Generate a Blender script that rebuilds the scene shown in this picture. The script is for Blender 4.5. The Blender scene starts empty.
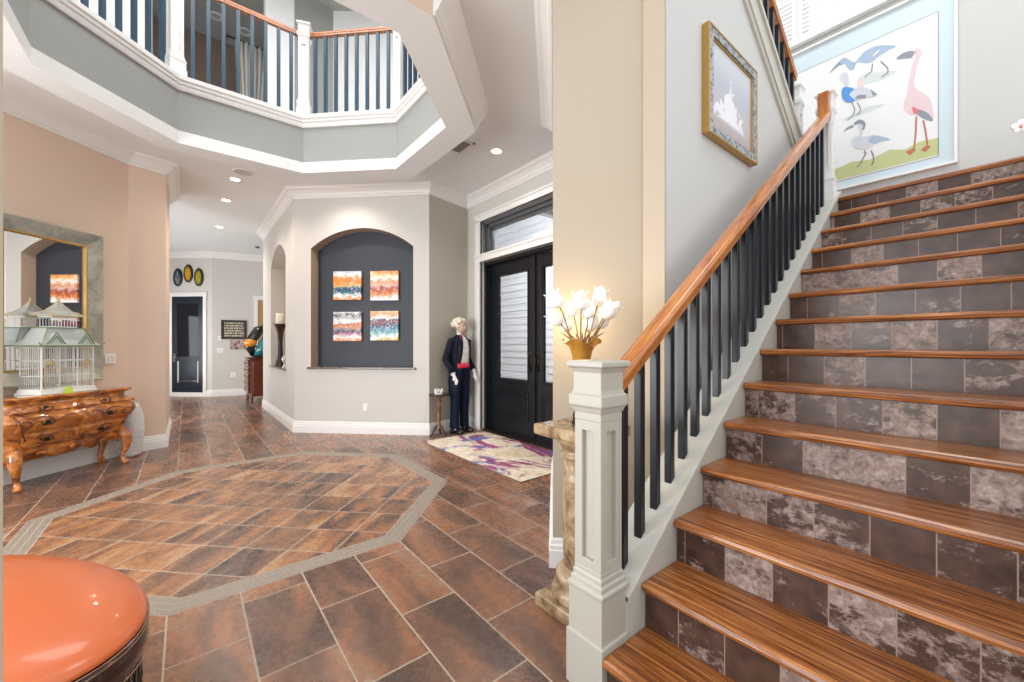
import bpy, bmesh, math, random
from mathutils import Vector, Matrix
random.seed(7)
S = bpy.context.scene
C = S.collection
PI = math.pi
SQ = math.sqrt(0.5)

# ------------------------------------------------------------------ camera
cam_d = bpy.data.cameras.new('camera')
cam = bpy.data.objects.new('camera', cam_d); C.objects.link(cam)
cam_d.sensor_fit = 'HORIZONTAL'; cam_d.sensor_width = 36.0
cam_d.lens = 402.0 / 1024.0 * 36.0
cam_d.shift_y = (344.2 - 341.0) / 1024.0
cam_d.clip_start = 0.05
cam.location = (0, 0, 1.36)
cam.rotation_euler = (PI / 2, 0, math.radians(50.976))
S.camera = cam

# ------------------------------------------------------------------ world
w = bpy.data.worlds.new('sky'); S.world = w; w.use_nodes = True
bg = w.node_tree.nodes['Background']
bg.inputs[0].default_value = (0.95, 0.97, 1.0, 1)
bg.inputs[1].default_value = 1.25

# ------------------------------------------------------------------ large added fill lights
def area(name, loc, rot, size, power, color=(1, 1, 1), size_y=None):
    d = bpy.data.lights.new(name, 'AREA'); d.energy = power; d.color = color
    d.size = size
    if size_y: d.shape = 'RECTANGLE'; d.size_y = size_y
    o = bpy.data.objects.new(name, d); C.objects.link(o)
    o.location = loc; o.rotation_euler = rot
    return o
def point(name, loc, power, color=(1, .93, .84), r=.08):
    d = bpy.data.lights.new(name, 'POINT'); d.energy = power; d.color = color; d.shadow_soft_size = r
    o = bpy.data.objects.new(name, d); C.objects.link(o); o.location = loc
    return o
def spot(name, loc, power, color=(1, .93, .84), angle=110, blend=.6, r=.05, rot=(0, 0, 0)):
    d = bpy.data.lights.new(name, 'SPOT'); d.energy = power; d.color = color
    d.spot_size = math.radians(angle); d.spot_blend = blend; d.shadow_soft_size = r
    o = bpy.data.objects.new(name, d); C.objects.link(o); o.location = loc; o.rotation_euler = rot
    return o
area('gallery_fill', (-4.1, .5, 6.8), (0, 0, 0), 2.6, 120, (.97, .98, 1))  # added fill below the closed upper ceiling, brightens the octagonal void
area('rear_fill', (-3.4, -4.8, 1.6), (PI/2+.22, 0, 0), 5.0, 330, (.96, .98, 1), 2.8)  # invented source behind the camera, brightens foyer walls and ceiling
area('hall_fill', (-11.2, -1.8, 1.7), (PI/2+.2, 0, 0), 4.2, 110, (.97, .98, 1), 2.6)  # unseen area lamp added to lift the far hall and its ceiling
area('stairwell_fill', (-.6, 3.4, 6.8), (0, 0, 0), 1.8, 72, (.93, .97, 1))  # fill lamp added overhead for the stairs, not an actual opening
area('porch_fill', (-4.6, 5.0, 4.6), (-.25, 0, 0), 2.8, 420, (.97, .98, 1), 1.8)  # lamp added above the porch, out of view, to brighten the siding

S.view_settings.view_transform = 'Standard'
S.view_settings.look = 'None'
S.view_settings.gamma = 1.0
S.view_settings.use_curve_mapping = False
S.view_settings.exposure = 0.35

# ------------------------------------------------------------------ helpers
def tag(o, label=None, cat=None, group=None, kind=None):
    if label: o['label'] = label
    if cat: o['category'] = cat
    if group: o['group'] = group
    if kind: o['kind'] = kind
    return o

def thing(name, label, cat, loc=(0, 0, 0), rotz=0, group=None):
    o = bpy.data.objects.new(name, None); C.objects.link(o)
    o.location = loc; o.rotation_euler = (0, 0, rotz); o.empty_display_size = .1
    return tag(o, label, cat, group)

class MB:
    """collects shapes and links them as one mesh object"""
    def __init__(s): s.b = bmesh.new(); s.mi = 0; s.M = None
    def m(s, i): s.mi = i; return s
    def v(s, p):
        p = Vector(p)
        if s.M: p = s.M @ p
        return s.b.verts.new(p)
    def f(s, vs):
        try: fa = s.b.faces.new(vs)
        except ValueError: return None
        fa.material_index = s.mi; return fa
    def box(s, x0, x1, y0, y1, z0, z1):
        a = [s.v((x, y, z)) for z in (z0, z1) for y in (y0, y1) for x in (x0, x1)]
        for q in ((0, 2, 3, 1), (4, 5, 7, 6), (0, 1, 5, 4), (2, 6, 7, 3), (0, 4, 6, 2), (1, 3, 7, 5)):
            s.f([a[i] for i in q])
        return s
    def cbox(s, c, sx, sy, sz):
        return s.box(c[0]-sx/2, c[0]+sx/2, c[1]-sy/2, c[1]+sy/2, c[2]-sz/2, c[2]+sz/2)
    def prism(s, pts, d):
        """polygon of 3-D points extruded by vector d"""
        d = Vector(d)
        a = [s.v(p) for p in pts]; b = [s.v(Vector(p) + d) for p in pts]
        s.f(a[::-1]); s.f(b)
        n = len(a)
        for i in range(n): s.f([a[i], a[(i+1) % n], b[(i+1) % n], b[i]])
        return s
    def loft(s, rings, cap=True, closed=True):
        R = [[s.v(p) for p in r] for r in rings]
        n = len(R[0])
        for i in range(len(R)-1):
            for j in range(n if closed else n-1):
                s.f([R[i][j], R[i][(j+1) % n], R[i+1][(j+1) % n], R[i+1][j]])
        if cap and closed: s.f(R[0][::-1]); s.f(R[-1])
        return s
    def lathe(s, prof, c=(0, 0, 0), n=24, sq=0):
        """prof = [(r, z)...] about a vertical axis"""
        rings = []
        for r, z in prof:
            rings.append([(c[0]+r*math.cos(2*PI*k/n), c[1]+r*math.sin(2*PI*k/n), c[2]+z) for k in range(n)])
        return s.loft(rings)
    def sqstack(s, prof, c=(0, 0, 0)):
        """square section stack: prof = [(half, z)...]"""
        return s.loft([[(c[0]+a*h, c[1]+b*h, c[2]+z) for a, b in ((-1, -1), (1, -1), (1, 1), (-1, 1))] for h, z in prof])
    def tube(s, pts, r, n=8, cap=True):
        pts = [Vector(p) for p in pts]
        rs = r if isinstance(r, (list, tuple)) else [r]*len(pts)
        rings = []; prev = None
        for i, p in enumerate(pts):
            t = (pts[min(i+1, len(pts)-1)] - pts[max(i-1, 0)]).normalized()
            if prev is None:
                u = t.orthogonal().normalized()
            else:
                u = (prev - t*prev.dot(t)).normalized()
            prev = u; q = t.cross(u)
            rings.append([p + (u*math.cos(2*PI*k/n) + q*math.sin(2*PI*k/n))*rs[i] for k in range(n)])
        return s.loft(rings, cap)
    def ball(s, c, rx, ry=None, rz=None, n=12, m=8):
        ry = ry or rx; rz = rz or rx
        rings = []
        for i in range(1, m):
            a = PI*i/m
            rings.append([(c[0]+rx*math.sin(a)*math.cos(2*PI*k/n), c[1]+ry*math.sin(a)*math.sin(2*PI*k/n), c[2]-rz*math.cos(a)) for k in range(n)])
        return s.loft(rings)
    def sweep(s, path, prof, side=1, closed=False):
        """prof [(out, z)...] swept along a 2-D path with mitred corners; out is measured to the left (side=1) of travel"""
        P = [Vector(p) for p in path]; n = len(P); rings = []
        for i in range(n):
            if closed or 0 < i < n-1:
                a = (P[i]-P[i-1]).normalized(); b = (P[(i+1) % n]-P[i]).normalized()
            elif i == 0: a = b = (P[1]-P[0]).normalized()
            else: a = b = (P[-1]-P[-2]).normalized()
            na = Vector((-a.y, a.x)); nb = Vector((-b.y, b.x)); mt = (na+nb)
            if mt.length < 1e-4: mt = na
            mt = mt.normalized(); k = 1/max(.3, mt.dot(na))
            rings.append([(P[i].x+mt.x*o*k*side, P[i].y+mt.y*o*k*side, z) for o, z in prof])
        if closed: rings.append(rings[0])
        return s.loft(rings, cap=not closed)
    def build(s, name, mats, parent=None, smooth=False, bevel=0, kind=None, seg=2, loc=None):
        bmesh.ops.recalc_face_normals(s.b, faces=s.b.faces)
        me = bpy.data.meshes.new(name); s.b.to_mesh(me); s.b.free()
        if not isinstance(mats, (list, tuple)): mats = [mats]
        for m in mats: me.materials.append(m)
        if smooth:
            for p in me.polygons: p.use_smooth = True
        o = bpy.data.objects.new(name, me); C.objects.link(o)
        if parent: o.parent = parent
        if loc: o.location = loc
        if bevel:
            md = o.modifiers.new('bevel', 'BEVEL'); md.width = bevel; md.segments = seg; md.limit_method = 'ANGLE'; md.angle_limit = math.radians(35)
        if kind: o['kind'] = kind
        return o

def struct(name, mb, mats, **k): return mb.build(name, mats, kind='structure', **k)

# ------------------------------------------------------------------ materials
def mat(name, col, rough=.5, metal=0, spec=.5, emit=None, es=0, coat=0, trans=0, ior=1.45, bump=None, alpha=1, sss=0):
    m = bpy.data.materials.new(name); m.use_nodes = True
    b = m.node_tree.nodes['Principled BSDF']
    b.inputs['Base Color'].default_value = (*col, 1)
    b.inputs['Roughness'].default_value = rough; b.inputs['Metallic'].default_value = metal
    b.inputs['Specular IOR Level'].default_value = spec; b.inputs['IOR'].default_value = ior
    b.inputs['Coat Weight'].default_value = coat; b.inputs['Transmission Weight'].default_value = trans
    if emit: b.inputs['Emission Color'].default_value = (*emit, 1); b.inputs['Emission Strength'].default_value = es
    if bump:
        N = NT(m); co = N.co()
        nz = N('ShaderNodeTexNoise', Scale=bump[0], Detail=3); N.l(co, nz.inputs[0])
        bp = N('ShaderNodeBump', Strength=bump[1], Distance=bump[2] if len(bump) > 2 else .01); N.l(nz.outputs[0], bp.inputs['Height']); N.l(bp.outputs[0], b.inputs['Normal'])
    return m

class NT:
    def __init__(s, m): s.t = m.node_tree; s.n = m.node_tree.nodes; s.b = s.n['Principled BSDF']
    def __call__(s, ty, **k):
        n = s.n.new(ty)
        for a, v in k.items():
            a2 = a.replace('_', ' ')
            if a2 in n.inputs: n.inputs[a2].default_value = v
            else: setattr(n, a, v)
        return n
    def l(s, a, b): s.t.links.new(a, b)
    def co(s, scale=(1, 1, 1), loc=(0, 0, 0), rot=(0, 0, 0)):
        tc = s.n.new('ShaderNodeTexCoord'); mp = s.n.new('ShaderNodeMapping')
        mp.inputs['Scale'].default_value = scale; mp.inputs['Location'].default_value = loc; mp.inputs['Rotation'].default_value = rot
        s.l(tc.outputs['Object'], mp.inputs[0]); return mp.outputs[0]
    def noise(s, co, scale, detail=4, dist=0, rough=.55):
        n = s('ShaderNodeTexNoise', Scale=scale, Detail=detail, Distortion=dist, Roughness=rough); s.l(co, n.inputs['Vector']); return n.outputs[0]
    def ramp(s, fac, stops, interp='LINEAR'):
        r = s.n.new('ShaderNodeValToRGB'); r.color_ramp.interpolation = interp
        e = r.color_ramp.elements
        e[0].position = stops[0][0]; e[0].color = (*stops[0][1], 1)
        e[1].position = stops[-1][0]; e[1].color = (*stops[-1][1], 1)
        for p, c in stops[1:-1]:
            x = e.new(p); x.color = (*c, 1)
        s.l(fac, r.inputs[0]); return r.outputs[0]
    def mix(s, fac, a, b, mode='MIX'):
        n = s.n.new('ShaderNodeMix'); n.data_type = 'RGBA'; n.blend_type = mode
        for v, i in ((fac, 0), (a, 6), (b, 7)):
            if isinstance(v, (int, float)): n.inputs[i].default_value = v
            elif isinstance(v, tuple): n.inputs[i].default_value = (*v, 1)
            else: s.l(v, n.inputs[i])
        return n.outputs[2]
    def math(s, op, a, b=0.0, c=None):
        n = s.n.new('ShaderNodeMath'); n.operation = op
        for v, i in ((a, 0), (b, 1)) + (((c, 2),) if c is not None else ()):
            if isinstance(v, (int, float)): n.inputs[i].default_value = v
            else: s.l(v, n.inputs[i])
        return n.outputs[0]
    def bump(s, h, strength=.3, dist=.01):
        bp = s('ShaderNodeBump', Strength=strength, Distance=dist); s.l(h, bp.inputs['Height']); s.l(bp.outputs[0], s.b.inputs['Normal'])

def new(name, rough=.5, **k): 
    m = mat(name, (.5, .5, .5), rough, **k); return m, NT(m)

def tiles(name, mapping, bw, rh, offset, stops, grout=(.50, .40, .31), mortar=.0075, streak=(1.0, 3.2), rough=.25):
    """glazed rust-brown floor tile; every tile shifts the streak pattern by its own random value"""
    m, N = new(name, rough)
    co = N.co(*mapping)
    br = N('ShaderNodeTexBrick', Scale=1.0, Mortar_Size=mortar*.5, Brick_Width=bw, Row_Height=rh, Mortar_Smooth=.1, Bias=0.0)
    br.offset = offset; br.offset_frequency = 2
    br.inputs['Color1'].default_value = (0, 0, 0, 1); br.inputs['Color2'].default_value = (1, 1, 1, 1)
    N.l(co, br.inputs['Vector'])
    rnd = br.outputs['Color']
    sh = N('ShaderNodeVectorMath', operation='SCALE'); sh.inputs['Scale'].default_value = 37.0
    N.l(rnd, sh.inputs[0])
    ad = N('ShaderNodeVectorMath', operation='ADD'); N.l(co, ad.inputs[0]); N.l(sh.outputs[0], ad.inputs[1])
    st = N('ShaderNodeMapping'); st.inputs['Scale'].default_value = (streak[0], streak[1], 1); N.l(ad.outputs[0], st.inputs[0])
    n1 = N.noise(st.outputs[0], 1.6, 3, .6)
    n2 = N.noise(ad.outputs[0], 26, 4, .3, .7)
    sp = N('ShaderNodeSeparateColor'); N.l(rnd, sp.inputs[0])
    f = N.math('ADD', n1, N.math('MULTIPLY', N.math('SUBTRACT', sp.outputs[0], .5), .22))
    f = N.math('ADD', f, N.math('MULTIPLY', N.math('SUBTRACT', n2, .5), .20))
    col = N.ramp(f, stops)
    col = N.mix(br.outputs['Fac'], col, grout)
    N.l(col, N.b.inputs['Base Color'])
    rr = N.math('ADD', N.math('MULTIPLY', n2, .25), rough-.1); N.l(rr, N.b.inputs['Roughness'])
    N.bump(N.math('SUBTRACT', N.math('MULTIPLY', n2, .15), br.outputs['Fac']), .25, .004)
    return m

OUT = [(.28, (.095, .058, .045)), (.42, (.155, .086, .060)), (.53, (.205, .105, .068)), (.61, (.30, .135, .070)), (.68, (.28, .150, .095)), (.82, (.40, .32, .26))]
INN = [(.28, (.060, .042, .034)), (.40, (.135, .078, .055)), (.52, (.235, .115, .066)), (.62, (.36, .165, .075)), (.72, (.40, .24, .13)), (.86, (.48, .38, .28))]
M = {}
M['tile_out'] = tiles('foyer_tile', ((1, 1, 1), (1.305, -.535, 0)), .61, .305, .5, OUT)
M['tile_in'] = tiles('medallion_tile', ((1, 1, 1), (1.75+.31*20, -2.484+.31*20, 0), (0, 0, -PI/4)), .31, .31, 0, INN, streak=(4.2, 1.2))
m, N = new('border_stone', .45); co = N.co()
n = N.noise(co, 90, 4, .2, .8)
N.l(N.ramp(n, [(.3, (.12, .095, .075)), (.5, (.26, .21, .17)), (.7, (.45, .40, .34))]), N.b.inputs['Base Color']); M['border'] = m
M['grout'] = mat('grout', (.42, .34, .26), .8)

def paint(name, c, r=.6): return mat(name, c, r, bump=(180, .05, .002))
M['ceil'] = paint('ceiling_white', (.80, .82, .82))
M['white'] = mat('white_trim_paint', (.83, .82, .80), .35)
M['newel'] = mat('cream_trim_paint', (.46, .44, .375), .32)
M['skirt'] = mat('cream_skirt_paint', (.54, .525, .465), .4)
M['greige'] = paint('greige_wall', (.62, .60, .565))
M['taupe'] = paint('taupe_wall', (.50, .46, .395))
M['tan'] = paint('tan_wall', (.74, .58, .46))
M['beige'] = paint('beige_wall', (.44, .375, .285))
M['cool'] = paint('cool_grey_wall', (.56, .565, .545))
M['band'] = paint('grey_band_wall', (.34, .35, .33))
M['upwhite'] = paint('gallery_white', (.85, .85, .84))
M['navy'] = paint('charcoal_navy_wall', (.036, .042, .055), .5)
M['nichein'] = paint('niche_reveal_tan', (.47, .36, .27))
M['baluster'] = mat('blue_black_baluster_paint', (.008, .011, .016), .30)
M['balupper'] = mat('gallery_baluster_paint', (.035, .075, .115), .35)
M['black'] = mat('black_door_paint', (.012, .013, .016), .3)
M['frame_grey'] = mat('grey_window_frame', (.12, .125, .13), .4)
M['glass'] = mat('clear_glass', (.95, .97, 1), .02, trans=1, ior=1.08, spec=.5)
M['chrome'] = mat('chrome', (.75, .75, .75), .15, metal=1)
M['plate'] = mat('white_plastic', (.86, .85, .82), .3)
M['lampon'] = mat('lit_lens', (1, 1, 1), .4, emit=(1, .95, .86), es=10)
M['siding'] = mat('white_siding', (.70, .72, .74), .5)

# strand bamboo tread, grain along x
m, N = new('strand_bamboo', .28, coat=.15)
co = N.co((.9, 30, 30)); n1 = N.noise(co, 2.4, 6, .8, .7)
co2 = N.co((2.5, 110, 110)); n2 = N.noise(co2, 2, 3, .3)
f = N.math('ADD', N.math('MULTIPLY', n1, .7), N.math('MULTIPLY', n2, .3))
N.l(N.ramp(f, [(.34, (.035, .010, .004)), (.44, (.15, .045, .012)), (.52, (.32, .105, .025)), (.62, (.56, .24, .075))]), N.b.inputs['Base Color'])
N.bump(f, .12, .003); M['tread'] = m

# distressed metallic riser tile
m, N = new('distressed_riser_tile', .42)
co = N.co()
sx = N('ShaderNodeSeparateXYZ'); N.l(co, sx.inputs[0])
# tile id : column from x, row from the step number
stepn = N.math('FLOOR', N.math('DIVIDE', N.math('ADD', sx.outputs[2], .002), .19))
xs = N.math('ADD', sx.outputs[0], N.math('MULTIPLY', N.math('MODULO', N.math('MULTIPLY', stepn, .61), 1.0), .172))
xs = N.math('ADD', xs, 5.0)
colid = N.math('FLOOR', N.math('DIVIDE', xs, .172))
fx = N.math('SUBTRACT', N.math('DIVIDE', xs, .172), colid)
gr = N.math('LESS_THAN', fx, .022)
cb = N('ShaderNodeCombineXYZ'); N.l(colid, cb.inputs[0]); N.l(stepn, cb.inputs[1])
wn = N('ShaderNodeTexWhiteNoise', noise_dimensions='2D'); N.l(cb.outputs[0], wn.inputs['Vector'])
rv = wn.outputs['Value']
ofs = N('ShaderNodeVectorMath', operation='SCALE'); ofs.inputs['Scale'].default_value = 40; N.l(wn.outputs['Color'], ofs.inputs[0])
ad = N('ShaderNodeVectorMath', operation='ADD'); N.l(co, ad.inputs[0]); N.l(ofs.outputs[0], ad.inputs[1])
mp = N('ShaderNodeMapping'); mp.inputs['Scale'].default_value = (7, 7, 11); N.l(ad.outputs[0], mp.inputs[0])
nn = N.noise(mp.outputs[0], 1.6, 10, .25, .78)
mp3 = N('ShaderNodeMapping'); mp3.inputs['Scale'].default_value = (3, 3, 7); N.l(ad.outputs[0], mp3.inputs[0])
nb = N.noise(mp3.outputs[0], 1.2, 2, .4)
amt = N.math('ADD', N.math('MULTIPLY', N.math('SUBTRACT', rv, .5), .34), N.math('MULTIPLY', N.math('SUBTRACT', nb, .5), .35))
f = N.math('ADD', nn, amt)
dark = N.ramp(N.noise(ad.outputs[0], 14, 3), [(.3, (.040, .020, .014)), (.7, (.098, .050, .034))])
lite = N.ramp(N.noise(ad.outputs[0], 30, 5, .5, .7), [(.3, (.13, .085, .070)), (.5, (.30, .215, .18)), (.7, (.50, .43, .40))])
msk = N.ramp(f, [(.54, (0, 0, 0)), (.60, (.8, .8, .8)), (.72, (1, 1, 1))])
c = N.mix(msk, dark, lite)
c = N.mix(gr, c, (.30, .21, .16))
N.l(c, N.b.inputs['Base Color'])
N.l(N.math('ADD', .28, N.math('MULTIPLY', msk, .2)), N.b.inputs['Roughness'])
N.bump(nn, .25, .004); M['riser'] = m

def wood(name, stops, scale=(1, 14, 14), rough=.2, coat=.5, ns=2.2, rot=(0, 0, 0)):
    m, N = new(name, rough, coat=coat)
    n = N.noise(N.co(scale, (0, 0, 0), rot), ns, 6, 1.2, .6)
    N.l(N.ramp(n, stops), N.b.inputs['Base Color']); return m
M['rail'] = wood('honey_oak_rail', [(.3, (.27, .075, .018)), (.5, (.44, .145, .032)), (.7, (.58, .23, .06))], (14, 1, 1.4))
M['chest'] = wood('burl_walnut', [(.27, (.040, .010, .004)), (.38, (.24, .065, .013)), (.54, (.52, .17, .028)), (.68, (.78, .34, .07))], (3, 3, 5), .12, 1.0, 2.2)
M['chest_dark'] = wood('dark_walnut', [(.3, (.03, .010, .005)), (.7, (.20, .06, .018))], (3, 3, 3), .16, .8)
M['cherry'] = wood('cherry_cabinet', [(.3, (.07, .016, .008)), (.7, (.19, .045, .018))], (3, 3, 12), .25)
M['darkwood'] = wood('espresso_wood', [(.3, (.018, .010, .007)), (.7, (.06, .03, .018))], (4, 4, 10), .35, .2)
M['gold'] = mat('antique_gold', (.50, .30, .10), .35, metal=.8, bump=(60, .3, .003))
M['bronze'] = mat('dark_bronze', (.05, .035, .025), .35, metal=.7)
m, N = new('pedestal_marble', .18); co = N.co()
n = N.noise(co, 9, 8, .5, .65)
N.l(N.ramp(n, [(.34, (.09, .05, .03)), (.45, (.27, .18, .10)), (.56, (.42, .30, .17)), (.72, (.60, .50, .36))]), N.b.inputs['Base Color']); M['marble'] = m
m, N = new('granite_sill', .15); co = N.co()
N.l(N.ramp(N.noise(co, 60, 5, .5, .7), [(.35, (.02, .02, .022)), (.5, (.12, .09, .075)), (.62, (.38, .33, .30))]), N.b.inputs['Base Color']); M['granite'] = m

# ================================================================== SETTING
OC = (-4.135, .54)
def octa(ap, z=None):
    r = ap / math.cos(PI/8)
    p = [(OC[0]+r*math.cos(PI/8+k*PI/4), OC[1]+r*math.sin(PI/8+k*PI/4)) for k in range(8)]
    return p if z is None else [(x, y, z) for x, y in p]
def ring(mb, ap0, ap1, z):
    a, b = [mb.v(p) for p in octa(ap0, z)], [mb.v(p) for p in octa(ap1, z)]
    for i in range(8): mb.f([a[i], a[(i+1) % 8], b[(i+1) % 8], b[i]])
def plane_with_oct(mb, x0, x1, y0, y1, ap, z):
    """rectangle with an octagonal hole, angular order starting at k=0 (just above +x)"""
    x0, x1 = min(x0, x1), max(x0, x1)
    o = [mb.v(p) for p in octa(ap, z)]
    c = {}
    def V(x, y):
        if (x, y) not in c: c[(x, y)] = mb.v((x, y, z))
        return c[(x, y)]
    A, B, Cc, D = V(x1, y1), V(x0, y1), V(x0, y0), V(x1, y0)
    mb.f([o[0], A, o[1]]); mb.f([o[1], A, B, o[2]]); mb.f([o[2], B, o[3]]); mb.f([o[3], B, Cc, o[4]])
    mb.f([o[4], Cc, o[5]]); mb.f([o[5], Cc, D, o[6]]); mb.f([o[6], D, o[7]]); mb.f([o[7], D, A, o[0]])

# floor : rust tile, stone octagon border in three strips, diagonal medallion
b = MB()
b.m(0); plane_with_oct(b, 3.5, -16, -6, 6.2, 1.487, 0)
b.m(1)
for a0, a1, i in ((1.345, 1.351, 2), (1.351, 1.394, 1), (1.394, 1.399, 2), (1.399, 1.439, 1), (1.439, 1.444, 2), (1.444, 1.483, 1), (1.483, 1.487, 2)):
    b.m(i); ring(b, a0, a1, 0)
b.m(3); b.f([b.v(p) for p in octa(1.345, 0)])
bmesh.ops.remove_doubles(b.b, verts=b.b.verts, dist=1e-4)
struct('floor', b, [M['tile_out'], M['border'], M['grout'], M['tile_in']])

ZC = 3.75; ZB = 3.52
# ceiling with the octagonal opening; the stairwell east of x=-1.37 stays open
b = MB()
plane_with_oct(b, -1.37, -16, -5.0, 3.63, 1.75, ZC)
for x0, x1, y0, y1 in ((-16, -5.5, 3.63, 5),):
    b.f([b.v(p) for p in ((x0, y0, ZC), (x1, y0, ZC), (x1, y1, ZC), (x0, y1, ZC))])
struct('ceiling', b, M['ceil'])
# dropped octagonal beam under the opening
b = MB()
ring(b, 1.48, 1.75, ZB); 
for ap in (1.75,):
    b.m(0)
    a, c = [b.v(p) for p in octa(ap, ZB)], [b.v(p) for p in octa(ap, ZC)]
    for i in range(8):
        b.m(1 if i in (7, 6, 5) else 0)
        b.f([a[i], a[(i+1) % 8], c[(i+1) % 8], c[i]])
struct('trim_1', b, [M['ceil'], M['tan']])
oo = octa(1.75)
b = MB(); b.sweep([oo[0], oo[1]], [(0, ZB+.01), (.012, ZB+.01), (.015, ZB+.035), (.03, ZB+.045), (.05, ZB+.09), (.10, ZB+.15), (.12, ZB+.19), (.135, ZC), (0, ZC)], side=-1); struct('trim_30', b, M['white'])
oc = octa(1.48)
b = MB(); b.sweep(oc, [(0, ZB), (.012, ZB), (.012, 3.655), (0, 3.655)], side=1, closed=True); struct('trim_2', b, M['white'])
b = MB(); b.sweep(oc, [(0, 3.655), (0, 4.10), (-.1, 4.10), (-.1, 3.655)], side=1, closed=True); struct('wall_upper', b, M['band'])
b = MB(); b.sweep(oc, [(-.14, 4.09), (.02, 4.09), (.03, 4.115), (.03, 4.14), (.045, 4.15), (.045, 4.175), (.06, 4.19), (.06, 4.235), (-.14, 4.235)], side=1, closed=True)
struct('trim_3', b, M['white'])
# gallery floor, upper walls, upper ceiling
b = MB(); 
plane_with_oct(b, -2.3, -16, -5, 3.63, 1.56, 4.18)
struct('floor_upper', b, M['upwhite'])

CROWN = [(0, ZC-.15), (.012, ZC-.15), (.016, ZC-.125), (.03, ZC-.118), (.045, ZC-.085), (.085, ZC-.045), (.115, ZC-.03), (.12, ZC-.012), (.135, ZC), (0, ZC)]
BASE = [(0, 0), (.024, 0), (.024, .105), (.019, .11), (.019, .135), (.012, .142), (.012, .165), (.005, .175), (0, .175)]
def wall(name, path, m, z0=0, z1=ZC, th=.12, side=1, base=True, crown=True, nm='left'):
    b = MB(); b.sweep(path, [(0, z0), (0, z1), (-th, z1), (-th, z0)], side=side); struct('wall_'+nm, b, m)
    if base: b = MB(); b.sweep(path, BASE, side=side); struct('baseboard_'+nm, b, M['white'])
    if crown: crown_on(path, side)
ncrown = [3]
def crown_on(path, side):
    ncrown[0] += 1
    b = MB(); b.sweep(path, CROWN, side=side); struct('trim_%d' % ncrown[0], b, M['white'])

# left tan diagonal wall and the short return
K = (-7.0, -.431)
LW = [(-8.5, -.35), (-8.5, -.21), (-7.02, -.21), (-6.90, -.56), (-5.03, -2.43)]
wall('w', LW[1:], M['tan'], side=1, nm='left', base=False, crown=False)
LP = LW
b = MB(); b.sweep(LP, BASE, side=1); struct('baseboard_left', b, M['white'])
crown_on(LP, 1)
# far hall walls
FW = [(-12.6, 2.6), (-13.0, .52), (-15.2, -1.82)]
wall('w', FW, M['greige'], side=1, nm='hall_end')
wall('w', [(-10.2, 1.31), (-10.2, 2.6), (-12.6, 2.6)], M['greige'], side=1, nm='hall_alcove')
b = MB(); b.box(-15.4, -8.5, -2.0, -1.9, 0, ZC); struct('wall_hall_side', b, M['taupe'])

def arch_wall(A, B, z1, th, u0, u1, zs0, zspring, ztop, nseg=14):
    """wall from A to B with an arched opening cut through, built of prisms; thickness goes away from the room (right of A->B is the room)"""
    A = Vector(A); B = Vector(B); L = (B-A).length; e = (B-A)/L; nb = Vector((-e.y, e.x))
    def P(u, z): return (A.x+e.x*u, A.y+e.y*u, z)
    d = (nb.x*th, nb.y*th, 0)
    b = MB()
    b.prism([P(0, 0), P(u0, 0), P(u0, z1), P(0, z1)], d)
    b.prism([P(u1, 0), P(L, 0), P(L, z1), P(u1, z1)], d)
    b.prism([P(u0, 0), P(u1, 0), P(u1, zs0), P(u0, zs0)], d)
    hw = (u1-u0)/2; rise = ztop-zspring; R = (hw*hw+rise*rise)/(2*rise); cz = ztop-R; um = (u0+u1)/2
    pr = None
    for k in range(nseg+1):
        u = u0+(u1-u0)*k/nseg; z = cz+math.sqrt(max(0, R*R-(u-um)**2))
        if pr: b.prism([P(pr[0], pr[1]), P(u, z), P(u, z1), P(pr[0], z1)], d)
        pr = (u, z)
    bmesh.ops.remove_doubles(b.b, verts=b.b.verts, dist=1e-4)
    # remove inner duplicate faces
    seen = {}
    for f in list(b.b.faces):
        key = tuple(sorted(v.index for v in f.verts)) if False else tuple(sorted((round(v.co.x, 3), round(v.co.y, 3), round(v.co.z, 3)) for v in f.verts))
        seen.setdefault(key, []).append(f)
    dead = [f for l in seen.values() if len(l) > 1 for f in l]
    bmesh.ops.delete(b.b, geom=dead, context='FACES_ONLY')
    return b, P, nb
NA, NB_ = (-6.945, 1.30), (-5.455, 2.825)
KU = .966
def zk(z): return 1.36+(z-1.36)*.974
ab, NP, nnb = arch_wall(NA, NB_, ZC, .20, .276*KU, 1.954*KU, zk(1.0), zk(2.872), zk(3.176))
for f in ab.b.faces:      # opening reveal is tan
    n = f.normal; cc = f.calc_center_median()
ab.b.normal_update()
ne = (Vector(NB_)-Vector(NA)).normalized()
for f in ab.b.faces:
    c = f.calc_center_median(); u = (Vector((c.x, c.y))-Vector(NA)).dot(ne)
    n = f.normal
    if .2 < u < 2.0 and abs(Vector((n.x, n.y)).dot(nnb)) < .3 and .98 < c.z < 3.2: f.material_index = 1
struct('wall_niche', ab, [M['greige'], M['nichein']])
b = MB(); o = nnb*.203
b.prism([tuple(Vector(NP(.1, .9))+Vector((o.x, o.y, 0))), tuple(Vector(NP(2.10, .9))+Vector((o.x, o.y, 0))), tuple(Vector(NP(2.10, 3.3))+Vector((o.x, o.y, 0))), tuple(Vector(NP(.1, 3.3))+Vector((o.x, o.y, 0)))], (nnb.x*.05, nnb.y*.05, 0))
struct('wall_niche_back', b, M['navy'])
b = MB()
def NQ(u, dd, z): p = NP(u, z); return (p[0]+nnb.x*dd, p[1]+nnb.y*dd, z)
b.prism([NQ(.217, -.03, .980), NQ(1.935, -.03, .980), NQ(1.935, .2, .980), NQ(.217, .2, .980)], (0, 0, .031))
struct('trim_20', b, M['granite'], bevel=.006)
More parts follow.
